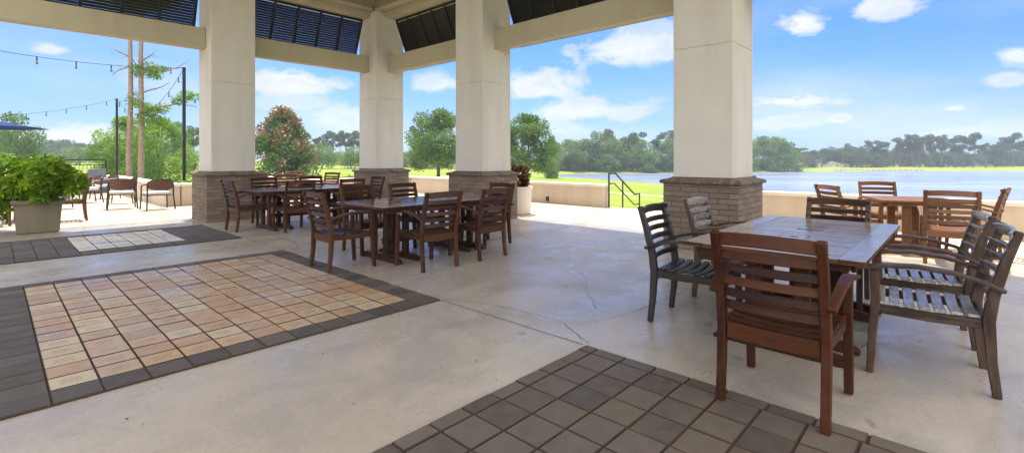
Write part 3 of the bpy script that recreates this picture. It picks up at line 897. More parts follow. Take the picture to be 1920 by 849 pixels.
for (x, y, f, mt, lb, g_, j) in [
    (3.93, 1.60, -90, 'wood_black', 'black weathered armchair on the left side of the right table, nearer of the two there', G1, 5),
    (4.88, 1.62, -90, 'pale', 'armchair with worn slats paled by glare just in front of the brick base of the nearest column', G1, 2),
    (5.36, .90, 180, 'wood_grey', 'dull grey brown armchair at the far end of the right table facing the camera', G1, 0),
    (4.02, .16, 98, 'pale', 'weathered armchair on the right side of the right table, nearer of that pair', G1, -3),
    (4.86, .24, 96, 'pale', 'weathered armchair on the right side of the right table, farther of that pair', G1, 1),
    (2.94, 5.58, 0, 'wood_dark', 'dark brown armchair at the left end of the middle table standing by the paver border', G2, -2),
    (3.68, 4.86, 90, 'wood_dark', 'dark armchair before the middle table, left of the two with backs to the camera', G2, -3),
    (4.54, 4.86, 90, 'wood_dark', 'dark armchair before the middle table, right of the two with backs to the camera', G2, 2),
    (5.27, 5.45, 180, 'wood_dark', 'dark brown armchair at the right end of the middle table, seen behind another backrest', G2, 0),
    (4.52, 6.24, -90, 'wood_dark', 'dark brown armchair across the middle table in front of the corner column', G2, 3),
    (3.70, 6.25, -90, 'wood_dark', 'dark brown armchair across the middle table, left of the two facing the camera there', G2, -2),
    (3.27, 9.80, 0, 'wood_dark', 'brown armchair at the left end of the farther table against the left brick base', G3, 3),
    (3.82, 9.10, 90, 'wood_dark', 'brown armchair with its back to the camera at the near left of the farther table', G3, -2),
    (4.80, 9.08, 90, 'wood_dark', 'brown armchair with its back to the camera at the near right of the farther table', G3, 2),
    (5.42, 9.40, 180, 'wood_dark', 'brown armchair at the right end of the table beside the left brick base', G3, -2),
    (3.88, 10.35, -90, 'wood_dark', 'brown armchair across the farther table tight against the left brick base', G3, 0),
    (4.92, 10.40, -90, 'wood_dark', 'brown armchair across the farther table facing the camera below the magnolia', G3, 3),
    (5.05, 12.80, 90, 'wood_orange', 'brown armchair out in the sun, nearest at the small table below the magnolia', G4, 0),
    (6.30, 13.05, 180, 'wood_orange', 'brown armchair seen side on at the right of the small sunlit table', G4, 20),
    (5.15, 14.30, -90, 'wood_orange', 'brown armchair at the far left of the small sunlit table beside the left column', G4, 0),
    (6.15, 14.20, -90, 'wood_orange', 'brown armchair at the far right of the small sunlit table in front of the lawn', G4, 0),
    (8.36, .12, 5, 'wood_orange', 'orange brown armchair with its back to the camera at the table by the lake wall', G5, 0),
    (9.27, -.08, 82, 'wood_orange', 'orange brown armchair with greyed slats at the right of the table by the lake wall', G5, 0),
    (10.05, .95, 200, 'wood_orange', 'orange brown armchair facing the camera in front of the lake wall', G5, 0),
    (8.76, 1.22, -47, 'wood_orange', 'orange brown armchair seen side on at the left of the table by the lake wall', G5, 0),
    (1.12, 14.0, 180, 'wood_orange', 'orange brown armchair standing right of the square planter', G6, -3),
    (-.02, 13.98, 90, 'wood_orange', 'brown armchair half hidden left of the square planter', G6, 4),
]: chair(x, y, f, mt, lb, g_, j)

def make_table(L, Wd, mat_top, mat_leg, label, x, y, rz=0, halves=2, group='slatted wooden tables'):
    t = empty('wooden_table', (x, y, .002), R(rz)); tag(t, label, 'table', group)
    H = .74; T_ = .030
    top = MB(); hw = Wd / 2
    seg = L / halves
    for h in range(halves):
        a = -L / 2 + h * seg + .002; c_ = a + seg - .004
        eb = .13
        top.box(a, c_, -hw, -hw + eb, H - T_, H); top.box(a, c_, hw - eb, hw, H - T_, H)       # wide boards on the long sides
        cx = (c_ - .30) if h == 0 else (a + .30)
        if halves == 1: cx = (a + c_) / 2
        # narrow frame rails at both ends
        top.box(a, a + .055, -hw + eb + .002, hw - eb - .002, H - T_, H - .001); top.box(c_ - .055, c_, -hw + eb + .002, hw - eb - .002, H - T_, H - .001)
        # slats run across the table
        xx = a + .055 + .007; pitch = .094; n = int((c_ - .055 - xx) / pitch); pitch = (c_ - .055 - xx) / n
        for i in range(n):
            x0_ = xx + i * pitch; x1_ = x0_ + pitch - .020
            if x1_ > cx - .11 and x0_ < cx + .11:
                top.box(x0_, x1_, -hw + eb + .002, -.085, H - T_ + .004, H - .002); top.box(x0_, x1_, .085, hw - eb - .002, H - T_ + .004, H - .002)
            else:
                top.box(x0_, x1_, -hw + eb + .002, hw - eb - .002, H - T_ + .004, H - .002)
        # centre board with umbrella hole
        top.box(cx - .11, cx - .026, -.082, .082, H - T_ + .003, H - .001); top.box(cx + .026, cx + .11, -.082, .082, H - T_ + .003, H - .001)
        top.box(cx - .024, cx + .024, -.082, -.026, H - T_ + .003, H - .001); top.box(cx - .024, cx + .024, .026, .082, H - T_ + .003, H - .001)
    to = top.build('tabletop', M[mat_top], t, bevel=.003)
    to.data.materials.append(M['wood_dark' if mat_top != 'wood_orange' else 'wood_orange'])
    to.data.polygons.foreach_set('material_index', [1 if abs(p.normal.z) < .6 else 0 for p in to.data.polygons])  # dark side faces: shade in the slat gaps painted in, plus brown outer edges
    ap = MB()
    for s in (-1, 1): ap.box(-L / 2 + .10, L / 2 - .10, s * (hw - .07) - .012, s * (hw - .07) + .012, H - T_ - .058, H - T_ - .001)
    for s in (-1, 1): ap.box(s * (L / 2 - .09) - .012, s * (L / 2 - .09) + .012, -hw + .085, hw - .085, H - T_ - .056, H - T_ - .002)
    ap.build('apron', M[mat_leg], t, bevel=.003)
    offs = (-L / 2 + .33, -L / 2 + .62, L / 2 - .62, L / 2 - .33) if L > 1.4 else (-L / 2 + .2, L / 2 - .2)
    fw = hw - .10
    for ox in offs:
        f = MB()
        pts = [(ox, -fw, .012), (ox, -fw + .05, .030), (ox, -fw + .13, .036), (ox, fw - .13, .036), (ox, fw - .05, .030), (ox, fw, .012)]
        f.sweep(pts, (1, 0, 0), .062, [.022, .058, .070, .070, .058, .022]); f.build('foot', M[mat_leg], t, bevel=.004)
        for s in (-1, 1):
            p_ = MB(); p_.box(ox - .030, ox + .030, s * .15 - .045, s * .15 + .045, .072, H - T_ - .062); p_.build('leg', M[mat_leg], t, bevel=.004)
        u = MB(); u.sweep([(ox, -fw + .1, H - T_ - .024), (ox, -.2, H - T_ - .034), (ox, .2, H - T_ - .034), (ox, fw - .1, H - T_ - .024)], (1, 0, 0), .05, [.03, .055, .055, .03]); u.build('bearer', M[mat_leg], t, bevel=.004)
    sr = MB(); sr.box(offs[0] + .032, offs[-1] - .032, -.02, .02, .20, .28); sr.build('stretcher', M[mat_leg], t, bevel=.004)
    return t
make_table(2.12, 1.06, 'wood_top', 'wood_red', 'large weathered slatted table on the right with a pale worn top and red brown trestle', 4.43, .93)
make_table(2.10, 1.14, 'wood_top_dark', 'wood_dark', 'dark brown slatted table in the middle of the pavilion in front of the corner column', 4.20, 5.60)
make_table(2.10, 1.12, 'wood_top_dark', 'wood_dark', 'dark brown slatted table beside the left brick base, farther than the middle table', 4.25, 9.62)
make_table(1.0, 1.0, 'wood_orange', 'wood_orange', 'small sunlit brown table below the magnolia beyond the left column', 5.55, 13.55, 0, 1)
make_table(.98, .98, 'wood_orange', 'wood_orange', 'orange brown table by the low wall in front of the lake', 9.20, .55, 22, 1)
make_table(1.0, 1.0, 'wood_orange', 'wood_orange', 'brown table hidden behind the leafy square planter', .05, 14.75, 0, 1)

# ------------------------------------------------------------------ leaves
def leaf_mesh(name, rng, centers, dirs, lens, wid, tone, fold=.0):
    """diamond leaves: base, side, tip, side"""
    n = len(centers)
    d = dirs / (np.linalg.norm(dirs, axis=1, keepdims=True) + 1e-9)
    rv = rng.normal(size=(n, 3)); s = np.cross(d, rv); s /= (np.linalg.norm(s, axis=1, keepdims=True) + 1e-9)
    L = lens[:, None]; Wd = (lens * wid)[:, None]
    v = np.stack([centers, centers + d * L * .45 + s * Wd, centers + d * L, centers + d * L * .45 - s * Wd], 1).reshape(-1, 3)
    me = bpy.data.meshes.new(name)
    me.vertices.add(n * 4); me.vertices.foreach_set('co', v.ravel())
    me.loops.add(n * 4); me.loops.foreach_set('vertex_index', np.arange(n * 4))
    me.polygons.add(n); me.polygons.foreach_set('loop_start', np.arange(0, n * 4, 4)); me.polygons.foreach_set('loop_total', np.full(n, 4))
    me.update(calc_edges=True)
    a = me.attributes.new('tone', 'FLOAT', 'FACE'); a.data.foreach_set('value', np.clip(tone, 0, 1))
    return me
def crown_pts(rng, blobs, n, shell=2.0):
    B = np.array(blobs, float); vol = (B[:, 3] * B[:, 4] * B[:, 5]) ** .72; idx = rng.choice(len(B), n, p=vol / vol.sum())
    u = rng.normal(size=(n, 3)); u /= np.linalg.norm(u, axis=1, keepdims=True)
    rr = rng.random(n) ** (1 / (3 * shell)) * (1 + rng.normal(size=n) * .14)
    p = B[idx, :3] + u * rr[:, None] * B[idx, 3:6]
    bt = rng.random(len(B))
    return p, u, idx, bt
def blob_crown(rng, w, h, z0, nb, br=(.16, .30), shape='round', flat=.75):
    """clumps inside an envelope of width w, from z0 to h"""
    out = []; hh = (h - z0)
    for i in range(nb):
        t = rng.random() ** .8
        if shape == 'round': env = math.sqrt(max(.05, 1 - (2 * t - .85) ** 2 * .85))
        elif shape == 'cone': env = (1 - t) ** .75 * .95 + .08
        elif shape == 'flat': env = .55 + .45 * rng.random()
        a = rng.random() * 2 * math.pi; q = env * (rng.random() ** .45) * w / 2
        r_ = w * rng.uniform(*br) * (.6 + .4 * env)
        zc = z0 + t * hh
        q = max(0, min(q, w / 2 * env - r_ * .45))
        zc = min(max(zc, z0 + r_ * .5 * flat), h - r_ * flat * .8)
        out.append((q * math.cos(a), q * math.sin(a), zc, r_, r_, r_ * flat))
    return out
def trunk_mb(rng, blobs, r0, ht, nl=7, wob=.02, lean=0, seg=7):
    b = MB(); n = 6; pts = []
    for i in range(n + 1):
        t = i / n; pts.append((lean * t * t * ht + math.sin(t * 5 + r0 * 9) * wob * ht, math.cos(t * 4) * wob * ht - wob * ht, ht * t))
    b.tube(pts, [r0 * (1.25 if i == 0 else 1) * (1 - .5 * i / n) for i in range(n + 1)], seg)
    for k in rng.choice(len(blobs), min(nl, len(blobs)), replace=False):
        B = blobs[k]; t = rng.uniform(.55, 1.0); s = Vector(pts[int(t * n)]); e = Vector(B[:3]); m_ = (s + e) / 2 + Vector((0, 0, -.06 * (e - s).length))
        r1 = r0 * .38
        b.tube([s, m_, e], [r1, r1 * .65, r1 * .2], 5)
    return b
def tree_data(seed, w, h, z0, nb, n, leaf, mat, r0=.2, shape='round', br=(.16, .30), wid=.38, flat=.75, shell=2.0, droop=0., extra=None, tonefn=None, nl=7):
    rng = np.random.default_rng(seed)
    bl = blob_crown(rng, w, h, z0, nb, br, shape, flat) if extra is None else extra(rng)
    p, u, idx, bt = crown_pts(rng, bl, n, shell)
    d = u + rng.normal(size=u.shape) * .8; d[:, 2] -= droop
    ln = leaf * rng.uniform(.6, 1.4, n)
    tone = bt[idx] * .55 + rng.random(n) * .45
    if tonefn is not None: tone = tonefn(p, tone, rng)
    me = leaf_mesh('crown', rng, p, d, ln, wid, tone); me.materials.append(M[mat])
    tb = trunk_mb(rng, bl, r0, z0 + (h - z0) * (.5 if shape != 'flat' else .75), nl)
    return me, tb
TD = {}
def tree(key, x, y, label, group=None, sx=1.0, sz=1.0, rz=0, mat=None, name='tree', cat='tree', z=None, bark='bark'):
    me, tb = TD[key]
    t = empty(name, (x, y, zg(x, y) - .05 if z is None else z), rz); t.scale = (sx, sx, sz)
    tag(t, label, cat, group)
    c_ = bpy.data.objects.new('crown', me); COL.objects.link(c_); c_.parent = t
    if mat: c_.material_slots[0].link = 'OBJECT'; c_.material_slots[0].material = M[mat]
    if isinstance(tb, MB):
        tr = tb.build('trunk', M[bark], t, smooth=True); TD[key] = (me, tr.data)
    else:
        tr = bpy.data.objects.new('trunk', tb); COL.objects.link(tr); tr.parent = t
    return t
# far trees are shared, 10 m high
for i in range(4): TD['broad%d' % i] = tree_data(10 + i, 9.5, 10, .1, 34, 5200, .40, 'leaf_mid', .28, br=(.12, .23))
for i in range(3): TD['bush%d' % i] = tree_data(20 + i, 9.5, 10, .2, 26, 3600, .45, 'leaf_dark', .25, br=(.14, .26))
def pine_blobs(rng):
    out = []
    for i in range(14):
        zz = rng.uniform(5.2, 9.4); a = rng.random() * 6.28; q = rng.uniform(.2, 1.0) * (2.5 - abs(zz - 7.6) * .45)
        r_ = rng.uniform(.55, 1.1); out.append((q * math.cos(a), q * math.sin(a), zz, r_, r_, r_ * .6))
    return out
for i in range(4): TD['pine%d' % i] = tree_data(30 + i, 5, 10, 6, 10, 3600, .30, 'leaf_pine', .16, 'flat', extra=pine_blobs, shell=1.4, wid=.3)

def far(px, ytop, d, kind, wpx, mat, label, group, name='tree', k=[0]):
    x, y = at(px, d); z = zg(x, y) - .05
    top = EYE + (297 - ytop) * d / F; h = top - z
    k[0] += 1
    n = {'broad': 4, 'bush': 3, 'pine': 4}[kind]
    key = kind + str(k[0] % n)
    wm = wpx * d / F / (9.5 if kind != 'pine' else 6.0)
    return tree(key, x, y, label, group, wm, h / 10, k[0] * 1.7, mat, name)
rng_ = random.Random(11)
# wood across the lake, centre
L_ = 'leafy green tree in the wood across the water behind the handrail'
for px, yt, d, w_ in ((1040, 268, 178, 52), (1068, 262, 190, 50), (1095, 262, 182, 52), (1120, 250, 196, 46), (1118, 268, 180, 50), (1150, 262, 183, 56), (1182, 258, 188, 50), (1205, 264, 181, 50),
                      (1232, 260, 190, 52), (1258, 262, 184, 54), (1290, 258, 190, 52), (1325, 262, 185, 54), (1360, 262, 190, 52), (1395, 264, 190, 50), (1075, 288, 176, 44), (1138, 290, 177, 46), (1215, 288, 177, 50)):
    far(px, yt + rng_.uniform(-2, 2), d, 'broad', w_, 'leaf_mid' if rng_.random() < .7 else 'leaf_dark', L_, 'wood across the water in the centre')
far(1085, 266, 205, 'pine', 40, 'leaf_rust', 'thin reddish topped tree rising from the wood left of the tallest crown across the water', None)
far(1140, 244, 200, 'broad', 42, 'leaf_rust', 'tallest brown tinged crown in the wood across the water between the two front columns', None)
far(1197, 246, 205, 'pine', 44, 'leaf_dark', 'dark pine top rising from the wood across the water just left of the nearest column', None)
far(1252, 245, 235, 'pine', 44, 'leaf_pine', 'far grey pine top seen against the left edge of the nearest column', None)
# green clump right of the nearest column
L_ = 'bright green round tree on the point of land right of the nearest column'
for px, yt, d, w_ in ((1428, 258, 194, 54), (1455, 258, 196, 46), (1478, 268, 194, 40), (1440, 278, 190, 46), (1492, 284, 196, 30), (1470, 288, 191, 36)):
    far(px, yt, d, 'broad', w_, 'leaf_mid', L_, 'green trees on the point')
far(1503, 276, 250, 'pine', 44, 'leaf_dark', 'thin grey pine far behind the green point of land', None)
far(1512, 288, 218, 'bush', 24, 'leaf_rust', 'small reddish bush at the left end of the dark far wood', None)
far(1524, 283, 230, 'broad', 32, 'leaf_dark', 'small rounded tree left of the white house across the lake', None)
# dark wood
L_ = 'dark round tree in the dense far wood left of the tall pines'
for px, yt, d, w_ in ((1545, 280, 245, 34), (1560, 277, 240, 34), (1580, 276, 238, 34), (1600, 274, 242, 36), (1618, 274, 236, 34), (1637, 279, 240, 36), (1655, 284, 236, 34), (1606, 284, 228, 44), (1640, 288, 228, 44), (1572, 286, 246, 34)):
    far(px, yt + rng_.uniform(-2, 2), d, 'bush', w_, 'leaf_dark', L_, 'dark wood across the lake')
far(1590, 270, 246, 'broad', 22, 'leaf_rust', 'red brown treetop in the dark far wood across the lake', None)
# low wood behind the pines
L_ = 'low grey green tree in the hazy belt behind the tall pines across the lake'
for i in range(30):
    px = 1664 + i * 12.5; far(px, 283 + rng_.uniform(-6, 7), 262 + rng_.uniform(-12, 18), 'broad' if i % 3 else 'bush', 30 + rng_.uniform(-4, 10), 'leaf_dark', L_, 'hazy tree belt across the lake')
# tall pines
pn = [(1638, 262, 34), (1655, 266, 26), (1686, 258, 34), (1700, 262, 26), (1712, 250, 36), (1722, 256, 30), (1744, 252, 34), (1766, 250, 34), (1790, 258, 26), (1806, 254, 34), (1826, 249, 38), (1848, 266, 28), (1866, 270, 26), (1882, 266, 26), (1900, 249, 36), (1925, 258, 36), (1950, 252, 36), (1990, 256, 36)]
for px, yt, w_ in pn:
    far(px, yt, 236 + rng_.uniform(-8, 10), 'pine', w_, 'leaf_pine', 'tall flat topped pine in the row across the lake at the right', 'tall pines across the lake', name='pine_tree')
# beyond the lawn between the left columns
L_ = 'hazy slender pine in the far row above the lawn between the left and corner columns'
for px, yt, w_ in ((574, 250, 30), (598, 254, 28), (612, 250, 30), (624, 246, 30), (637, 245, 28), (649, 246, 30), (660, 248, 26), (672, 246, 30), (690, 250, 30), (710, 250, 30), (730, 252, 28)):
    far(px, yt, 205 + rng_.uniform(-8, 8), 'pine', w_, 'leaf_pine', L_, 'pines beyond the left lawn', name='pine_tree')
for px, yt, d, w_, lb in ((604, 268, 125, 50, 'wide hazy green tree beside the magnolia at the far side of the lawn'), (658, 275, 132, 46, 'round hazy green tree left of the corner column at the far side of the lawn')):
    far(px, yt, d, 'bush', w_, 'leaf_mid', lb, None)
L_ = 'low hazy undergrowth tree along the far edge of the left lawn'
for i in range(15):
    px = 560 + i * 24; far(px, 284 + rng_.uniform(-6, 6), 165 + rng_.uniform(-6, 10), 'bush', 46, 'leaf_mid', L_, 'undergrowth beyond the left lawn')
far(778, 236, 190, 'pine', 30, 'leaf_pine', 'thin hazy pine just right of the corner column', None, name='pine_tree')
far(790, 262, 170, 'broad', 34, 'leaf_mid', 'hazy round tree left of the big oak right of the corner column', None)
# left side distance
L_ = 'low dark undergrowth tree at the foot of the wood across the water'
for i in range(17):
    px = 1052 + i * 13; far(px, 296 + rng_.uniform(-4, 4), 178 + rng_.uniform(-1, 5), 'bush', 34, 'leaf_dark', L_, 'undergrowth across the water')
L_ = 'hazy blue green tree on the far left skyline beyond the railing'
for i in range(18):
    px = -120 + i * 27; far(px, 268 + rng_.uniform(-5, 6) , 225 + rng_.uniform(-20, 20), 'broad', 46, 'leaf_dark', L_, 'far left skyline trees')
far(150, 276, 150, 'bush', 56, 'leaf_mid', 'hazy grey green dome shaped tree beyond the railing', None)
far(30, 215, 85, 'broad', 70, 'leaf_mid', 'grey green tree under the tip of the blue umbrella', None)
far(97, 288, 110, 'broad', 28, 'leaf_bright', 'small pale tree just beyond the railing', None)
far(330, 228, 88, 'pine', 46, 'leaf_mid', 'slim tree between the two light poles', None)
far(362, 232, 92, 'pine', 42, 'leaf_mid', 'slim tree at the left edge of the left column', None)
far(350, 272, 75, 'broad', 50, 'leaf_mid', 'round green tree against the left column behind the nearer light pole', None)
far(1035, 256, 105, 'broad', 34, 'leaf_mid', 'mid green tree just right of the dark tree by the white pot', None)
far(1028, 285, 100, 'bush', 46, 'leaf_mid', 'low spreading tree at the head of the lake', None)

# magnolia
def mag_tone(p, t, rng):
    up = (p[:, 2] - 2.0) / 7
    k = np.sin(p[:, 0] * 1.1 + 1 + p[:, 1]) * np.sin(p[:, 2] * 1.5 + p[:, 0] * .7) * .5 + .20 + up * .55
    return np.where(.5 + rng.normal(size=len(t)) * .22 < k, .5 + t * .5, t * .46)
TD['magnolia'] = tree_data(53, 9.4, 9.6, .5, 75, 17000, .30, 'leaf_magnolia', .22, 'cone', (.09, .17), .36, .95, 1.6, tonefn=mag_tone)
x, y = at(526, 62); tree('magnolia', x, y, 'magnolia with rusty brown and green leaves right beside the left column', None, 1.02, (EYE + 92 * 62 / F - zg(x, y)) / 9.5, 2.2, None, 'magnolia_tree')
# oak right of the corner column
TD['oak'] = tree_data(54, 9.6, 10, 1.6, 44, 19000, .24, 'leaf_mid', .30, 'round', (.11, .20), .42, .8, 1.5, .5)
x, y = at(822, 74); tree('oak', x, y, 'big spreading green oak between the corner column and the second column', None, .98, (EYE + 89 * 74 / F - zg(x, y)) / 9.9, .6, None, 'oak_tree')
# tree behind the white pot
TD['dark_oak'] = tree_data(57, 8.0, 10, 1.9, 40, 16000, .26, 'leaf_mid', .20, 'round', (.12, .2), .34, .7, 1.4, .1, nl=12)
x, y = at(988, 66); tree('dark_oak', x, y, 'dark green open crowned tree behind the bronze plant right of the second column', None, .98, (EYE + 80 * 66 / F - zg(x, y)) / 9.9, 1.0, None, 'oak_tree')
# bright thicket on the left
TD['thicket'] = tree_data(61, 8, 9.5, .1, 44, 13000, .24, 'leaf_bright', .12, 'round', (.11, .2), .36, .85, 1.5)
TD['thicket2'] = tree_data(62, 8, 9.5, .1, 44, 13000, .24, 'leaf_bright', .12, 'round', (.11, .2), .36, .85, 1.5)
for key, px, yt, d, w_, lb in (('thicket', 232, 222, 44, 92, 'bright green bushy tree behind the farther light pole'), ('thicket2', 300, 226, 40, 104, 'bright green bushy tree right of the two bare pine trunks'), ('thicket', 262, 240, 48, 80, 'bright green bushy tree directly behind the two bare pine trunks')):
    x, y = at(px, d); z = zg(x, y); tree(key, x, y, lb, None, w_ * d / F / 8, (EYE + (297 - yt) * d / F - z) / 9.4, px * .1, None)
# two tall pines with bare trunks
def tall_pine(px, d, lean, seed, label, r0, tufts, limbs):
    x, y = at(px, d); z = zg(x, y); H = 12.5
    t = empty('pine_tree', (x, y, z - .05)); tag(t, label, 'tree', 'tall pines beside the light poles')
    rt = Vector((SA, -CA, 0))
    P_ = lambda u, v, w_=0: rt * u + Vector((CA, SA, 0)) * w_ + Vector((0, 0, v))
    b = MB(); pts = [P_(lean * (i / 8) + .05 * math.sin(i * 1.3 + seed), H * i / 8, .04 * math.cos(i * 1.1)) for i in range(9)]
    b.tube(pts, [r0 * (1.15 - .55 * i / 8) for i in range(9)], 10)
    for (z0, u1, z1, z2, w2) in limbs:
        c0 = P_(lean * z0 / H, z0); b.tube([c0, P_(u1 * .35, z0 + (z1 - z0) * .55, w2 * .3), P_(u1 * .7, z1, w2 * .7), P_(u1, z2, w2)], [.055, .042, .03, .012], 6)
        for q in range(3):
            f_ = .5 + .2 * q; base = P_(u1 * f_, z0 + (z1 - z0) * f_, w2 * f_)
            b.tube([base, base + P_(u1 * .12, .25 - .2 * q, .1)], [.016, .005], 4)
    b.build('trunk', M['bark_pine'], t, smooth=True)
    rng = np.random.default_rng(seed); bl = [tuple(P_(u, v, w_)) + (r_ * 1.2, r_ * 1.2, r_ * .68) for (u, v, w_, r_) in tufts]
    p, u, idx, bt = crown_pts(rng, bl, 560 * len(bl), .7)
    me = leaf_mesh('crown', rng, p, u + rng.normal(size=u.shape) * .5 + np.array([0, 0, .25]), rng.uniform(.10, .24, len(p)), .16, bt[idx] * .5 + rng.random(len(p)) * .5)
    me.materials.append(M['leaf_bright']); c_ = bpy.data.objects.new('crown', me); COL.objects.link(c_); c_.parent = t
S_ = 27 / F
def up(py): return EYE + (297 - py) * S_ + .71
def uu(px, c): return (px - c) * S_
tall_pine(243, 27, .06, 3, 'tall bare pine trunk, left of the pair beside the light poles', .138,
          [(uu(250, 243), up(158), .2, .32), (uu(246, 243), up(166), -.2, .28), (.6, 12.2, 0, 1.2), (-.8, 11.6, .4, 1.1), (.1, 13, -.3, 1.2)],
          [(up(100), uu(202, 243), up(108), up(116), .3), (up(84), uu(212, 243), up(72), up(64), -.2), (up(160), uu(228, 243), up(150), up(140), .4)])
tall_pine(265, 27, -.02, 4, 'tall bare pine trunk with green tufts, right of the pair beside the light poles', .145,
          [(uu(x_, 265), up(y_), w_, r_) for x_, y_, w_, r_ in ((272, 100, .1, .3), (262, 108, -.2, .32), (285, 112, .2, .34), (298, 106, 0, .26), (306, 104, .1, .2), (290, 120, -.1, .24), (256, 116, .3, .25),
            (272, 178, .2, .34), (286, 186, 0, .38), (298, 178, .3, .26), (280, 198, -.2, .4), (296, 204, .2, .36), (306, 206, 0, .26), (268, 208, .3, .3), (260, 168, -.1, .26), (340, 160, .1, .3), (350, 154, 0, .28), (362, 158, .2, .26), (332, 166, 0, .22))] + [(.5, 12.4, 0, 1.2), (-.6, 11.9, .4, 1.1), (1.0, 11.6, -.5, 1.0)],
          [(up(104), uu(352, 265), up(104), up(86), .2), (up(90), uu(300, 265), up(80), up(74), -.3), (up(110), uu(240, 265), up(90), up(76), .2), (up(180), uu(366, 265), up(170), up(176), .1), (up(150), uu(312, 265), up(138), up(128), .3), (up(205), uu(240, 265), up(206), up(200), .2)])

# ground cover bands behind the walls
def cover(name, x0, x1, y0, y1, z0, z1, n, leaf, mat, seed):
    rng = np.random.default_rng(seed)
    p = np.stack([rng.uniform(x0, x1, n), rng.uniform(y0, y1, n), np.zeros(n)], 1)
    top = z1 + .10 * np.sin(p[:, 0] * 2.1 + seed) * np.cos(p[:, 1] * 1.7) + .05 * np.sin(p[:, 0] * 6.3)
    p[:, 2] = z0 + (top - z0) * rng.random(n) ** .35
    d = rng.normal(size=(n, 3)); d[:, 2] = np.abs(d[:, 2])
    me = leaf_mesh(name, rng, p, d, leaf * rng.uniform(.6, 1.4, n), .38, rng.random(n)); me.materials.append(M[mat])
    o = bpy.data.objects.new(name, me); COL.objects.link(o); return o
tag(cover('ground_cover', 3.75, 11.5, 16.5, 18.2, -.66, .50, 16000, .13, 'leaf_bright', 3), 'bright green ground cover shrubs growing behind the low wall', 'shrubs', None, 'stuff')

# boulders under the magnolia
def boulder(x, y, r, label, mat='rock'):
    rng = random.Random(label); b = bmesh.new(); bmesh.ops.create_icosphere(b, subdivisions=3, radius=r)
    for v in b.verts:
        k = 1 + .18 * math.sin(v.co.x * 5 / r + r) * math.cos(v.co.y * 4 / r) + rng.uniform(-.03, .03); v.co = Vector((v.co.x * k * 1.2, v.co.y * k, v.co.z * k * .7))
    me = bpy.data.meshes.new('boulder'); b.to_mesh(me); b.free(); me.materials.append(M[mat]); o = bpy.data.objects.new('boulder', me); COL.objects.link(o)
    o.location = (x, y, zg(x, y) + r * .35); tag(o, label, 'boulder')
x, y = at(505, 50); boulder(x, y, .8, 'pale boulder on the lawn under the magnolia beside the left column')
x, y = at(541, 48); boulder(x, y, .55, 'small grey white rock on the lawn under the right side of the magnolia', 'stone_white')
ribbon('path', [hit(px, py)[:2] for px, py in ((484, 326), (510, 327), (545, 322), (575, 317.5))], 3.0, M['path'])

# ------------------------------------------------------------------ planters
pl = tag(empty('stone_planter', (.57, 12.28, .002)), 'large square weathered stone planter overflowing with lime green leaves at the left', 'planter')
b = MB()
def ring(h, z): return [(-h, -h, z), (h, -h, z), (h, h, z), (-h, h, z)]
prof = [(.345, 0), (.36, .02), (.395, .43), (.405, .47), (.400, .485), (.425, .505), (.46, .53), (.468, .56), (.455, .59), (.41, .598), (.39, .595), (.385, .54)]
vs = []; fs = []
for h, z in prof: vs += ring(h * .76, z)
for i in range(len(prof) - 1):
    for k in range(4): fs.append((i * 4 + k, i * 4 + (k + 1) % 4, i * 4 + 4 + (k + 1) % 4, i * 4 + 4 + k))
fs.append((3, 2, 1, 0)); e = (len(prof) - 1) * 4; fs.append((e, e + 1, e + 2, e + 3)); b.add(vs, fs)
o = b.build('pot', M['stone'], pl, bevel=.012, seg=2)
def whorls(name, rng, blobs, n, leaf, mat, parent, per=8):
    p, u, idx, bt = crown_pts(rng, blobs, n, 1.7)
    P_ = np.repeat(p, per, 0); U = np.repeat(u + np.array([0, 0, .35]), per, 0); T_ = np.repeat(bt[idx] * .5 + rng.random(n) * .5, per)
    rv = rng.normal(size=P_.shape); U /= np.linalg.norm(U, axis=1, keepdims=True); s = np.cross(U, rv); s /= np.linalg.norm(s, axis=1, keepdims=True)
    d = s + U * .35
    me = leaf_mesh(name, rng, P_, d, leaf * rng.uniform(.7, 1.2, len(P_)), .17, T_ + rng.normal(size=len(P_)) * .05); me.materials.append(M[mat])
    o = bpy.data.objects.new(name, me); COL.objects.link(o); o.parent = parent; return o
sg = tag(empty('planter_shrub', (.57, 12.28, .56)), 'lime green glossy leaved shrub spilling over the square stone planter', 'shrub')
rt = Vector((SA, -CA, 0)); fw = Vector((CA, SA, 0))
def B_(px, py, w_, rx, rz): # clump placed by its bearing, at the planter's own distance
    d = 9.0 + w_; q = rt * ((px - 66) / F * 9.0) + fw * w_; return (q.x, q.y, (EYE + (297 - py) * d / F) - .56, rx, rx, rz)
rng = np.random.default_rng(8)
bl = [B_(30, 318, .1, .34, .22), (B_(5, 335, 0, .36, .28)), B_(60, 312, .2, .30, .2), B_(85, 322, 0, .30, .22), B_(103, 333, .1, .25, .22), B_(126, 342, .1, .15, .2), B_(132, 358, 0, .11, .15), B_(102, 352, -.1, .2, .18), B_(72, 345, -.2, .36, .26), B_(35, 350, -.2, .36, .22), B_(-15, 320, .2, .34, .26), B_(-30, 350, .1, .36, .3), B_(20, 372, -.2, .22, .2), B_(0, 395, -.1, .16, .16), B_(95, 362, -.25, .22, .14), B_(138, 338, .2, .07, .08)]
whorls('foliage', rng, bl, 1900, .098, 'leaf_planter', sg)
b = MB()
for k in range(14):
    t = bl[k]; b.tube([(.12 * math.cos(k * 2.4), .12 * math.sin(k * 2.4), -.02), (t[0] * .5, t[1] * .5, max(.1, t[2] * .6)), (t[0], t[1], t[2])], [.012, .01, .005], 5)
b.build('stem', M['bark'], sg)

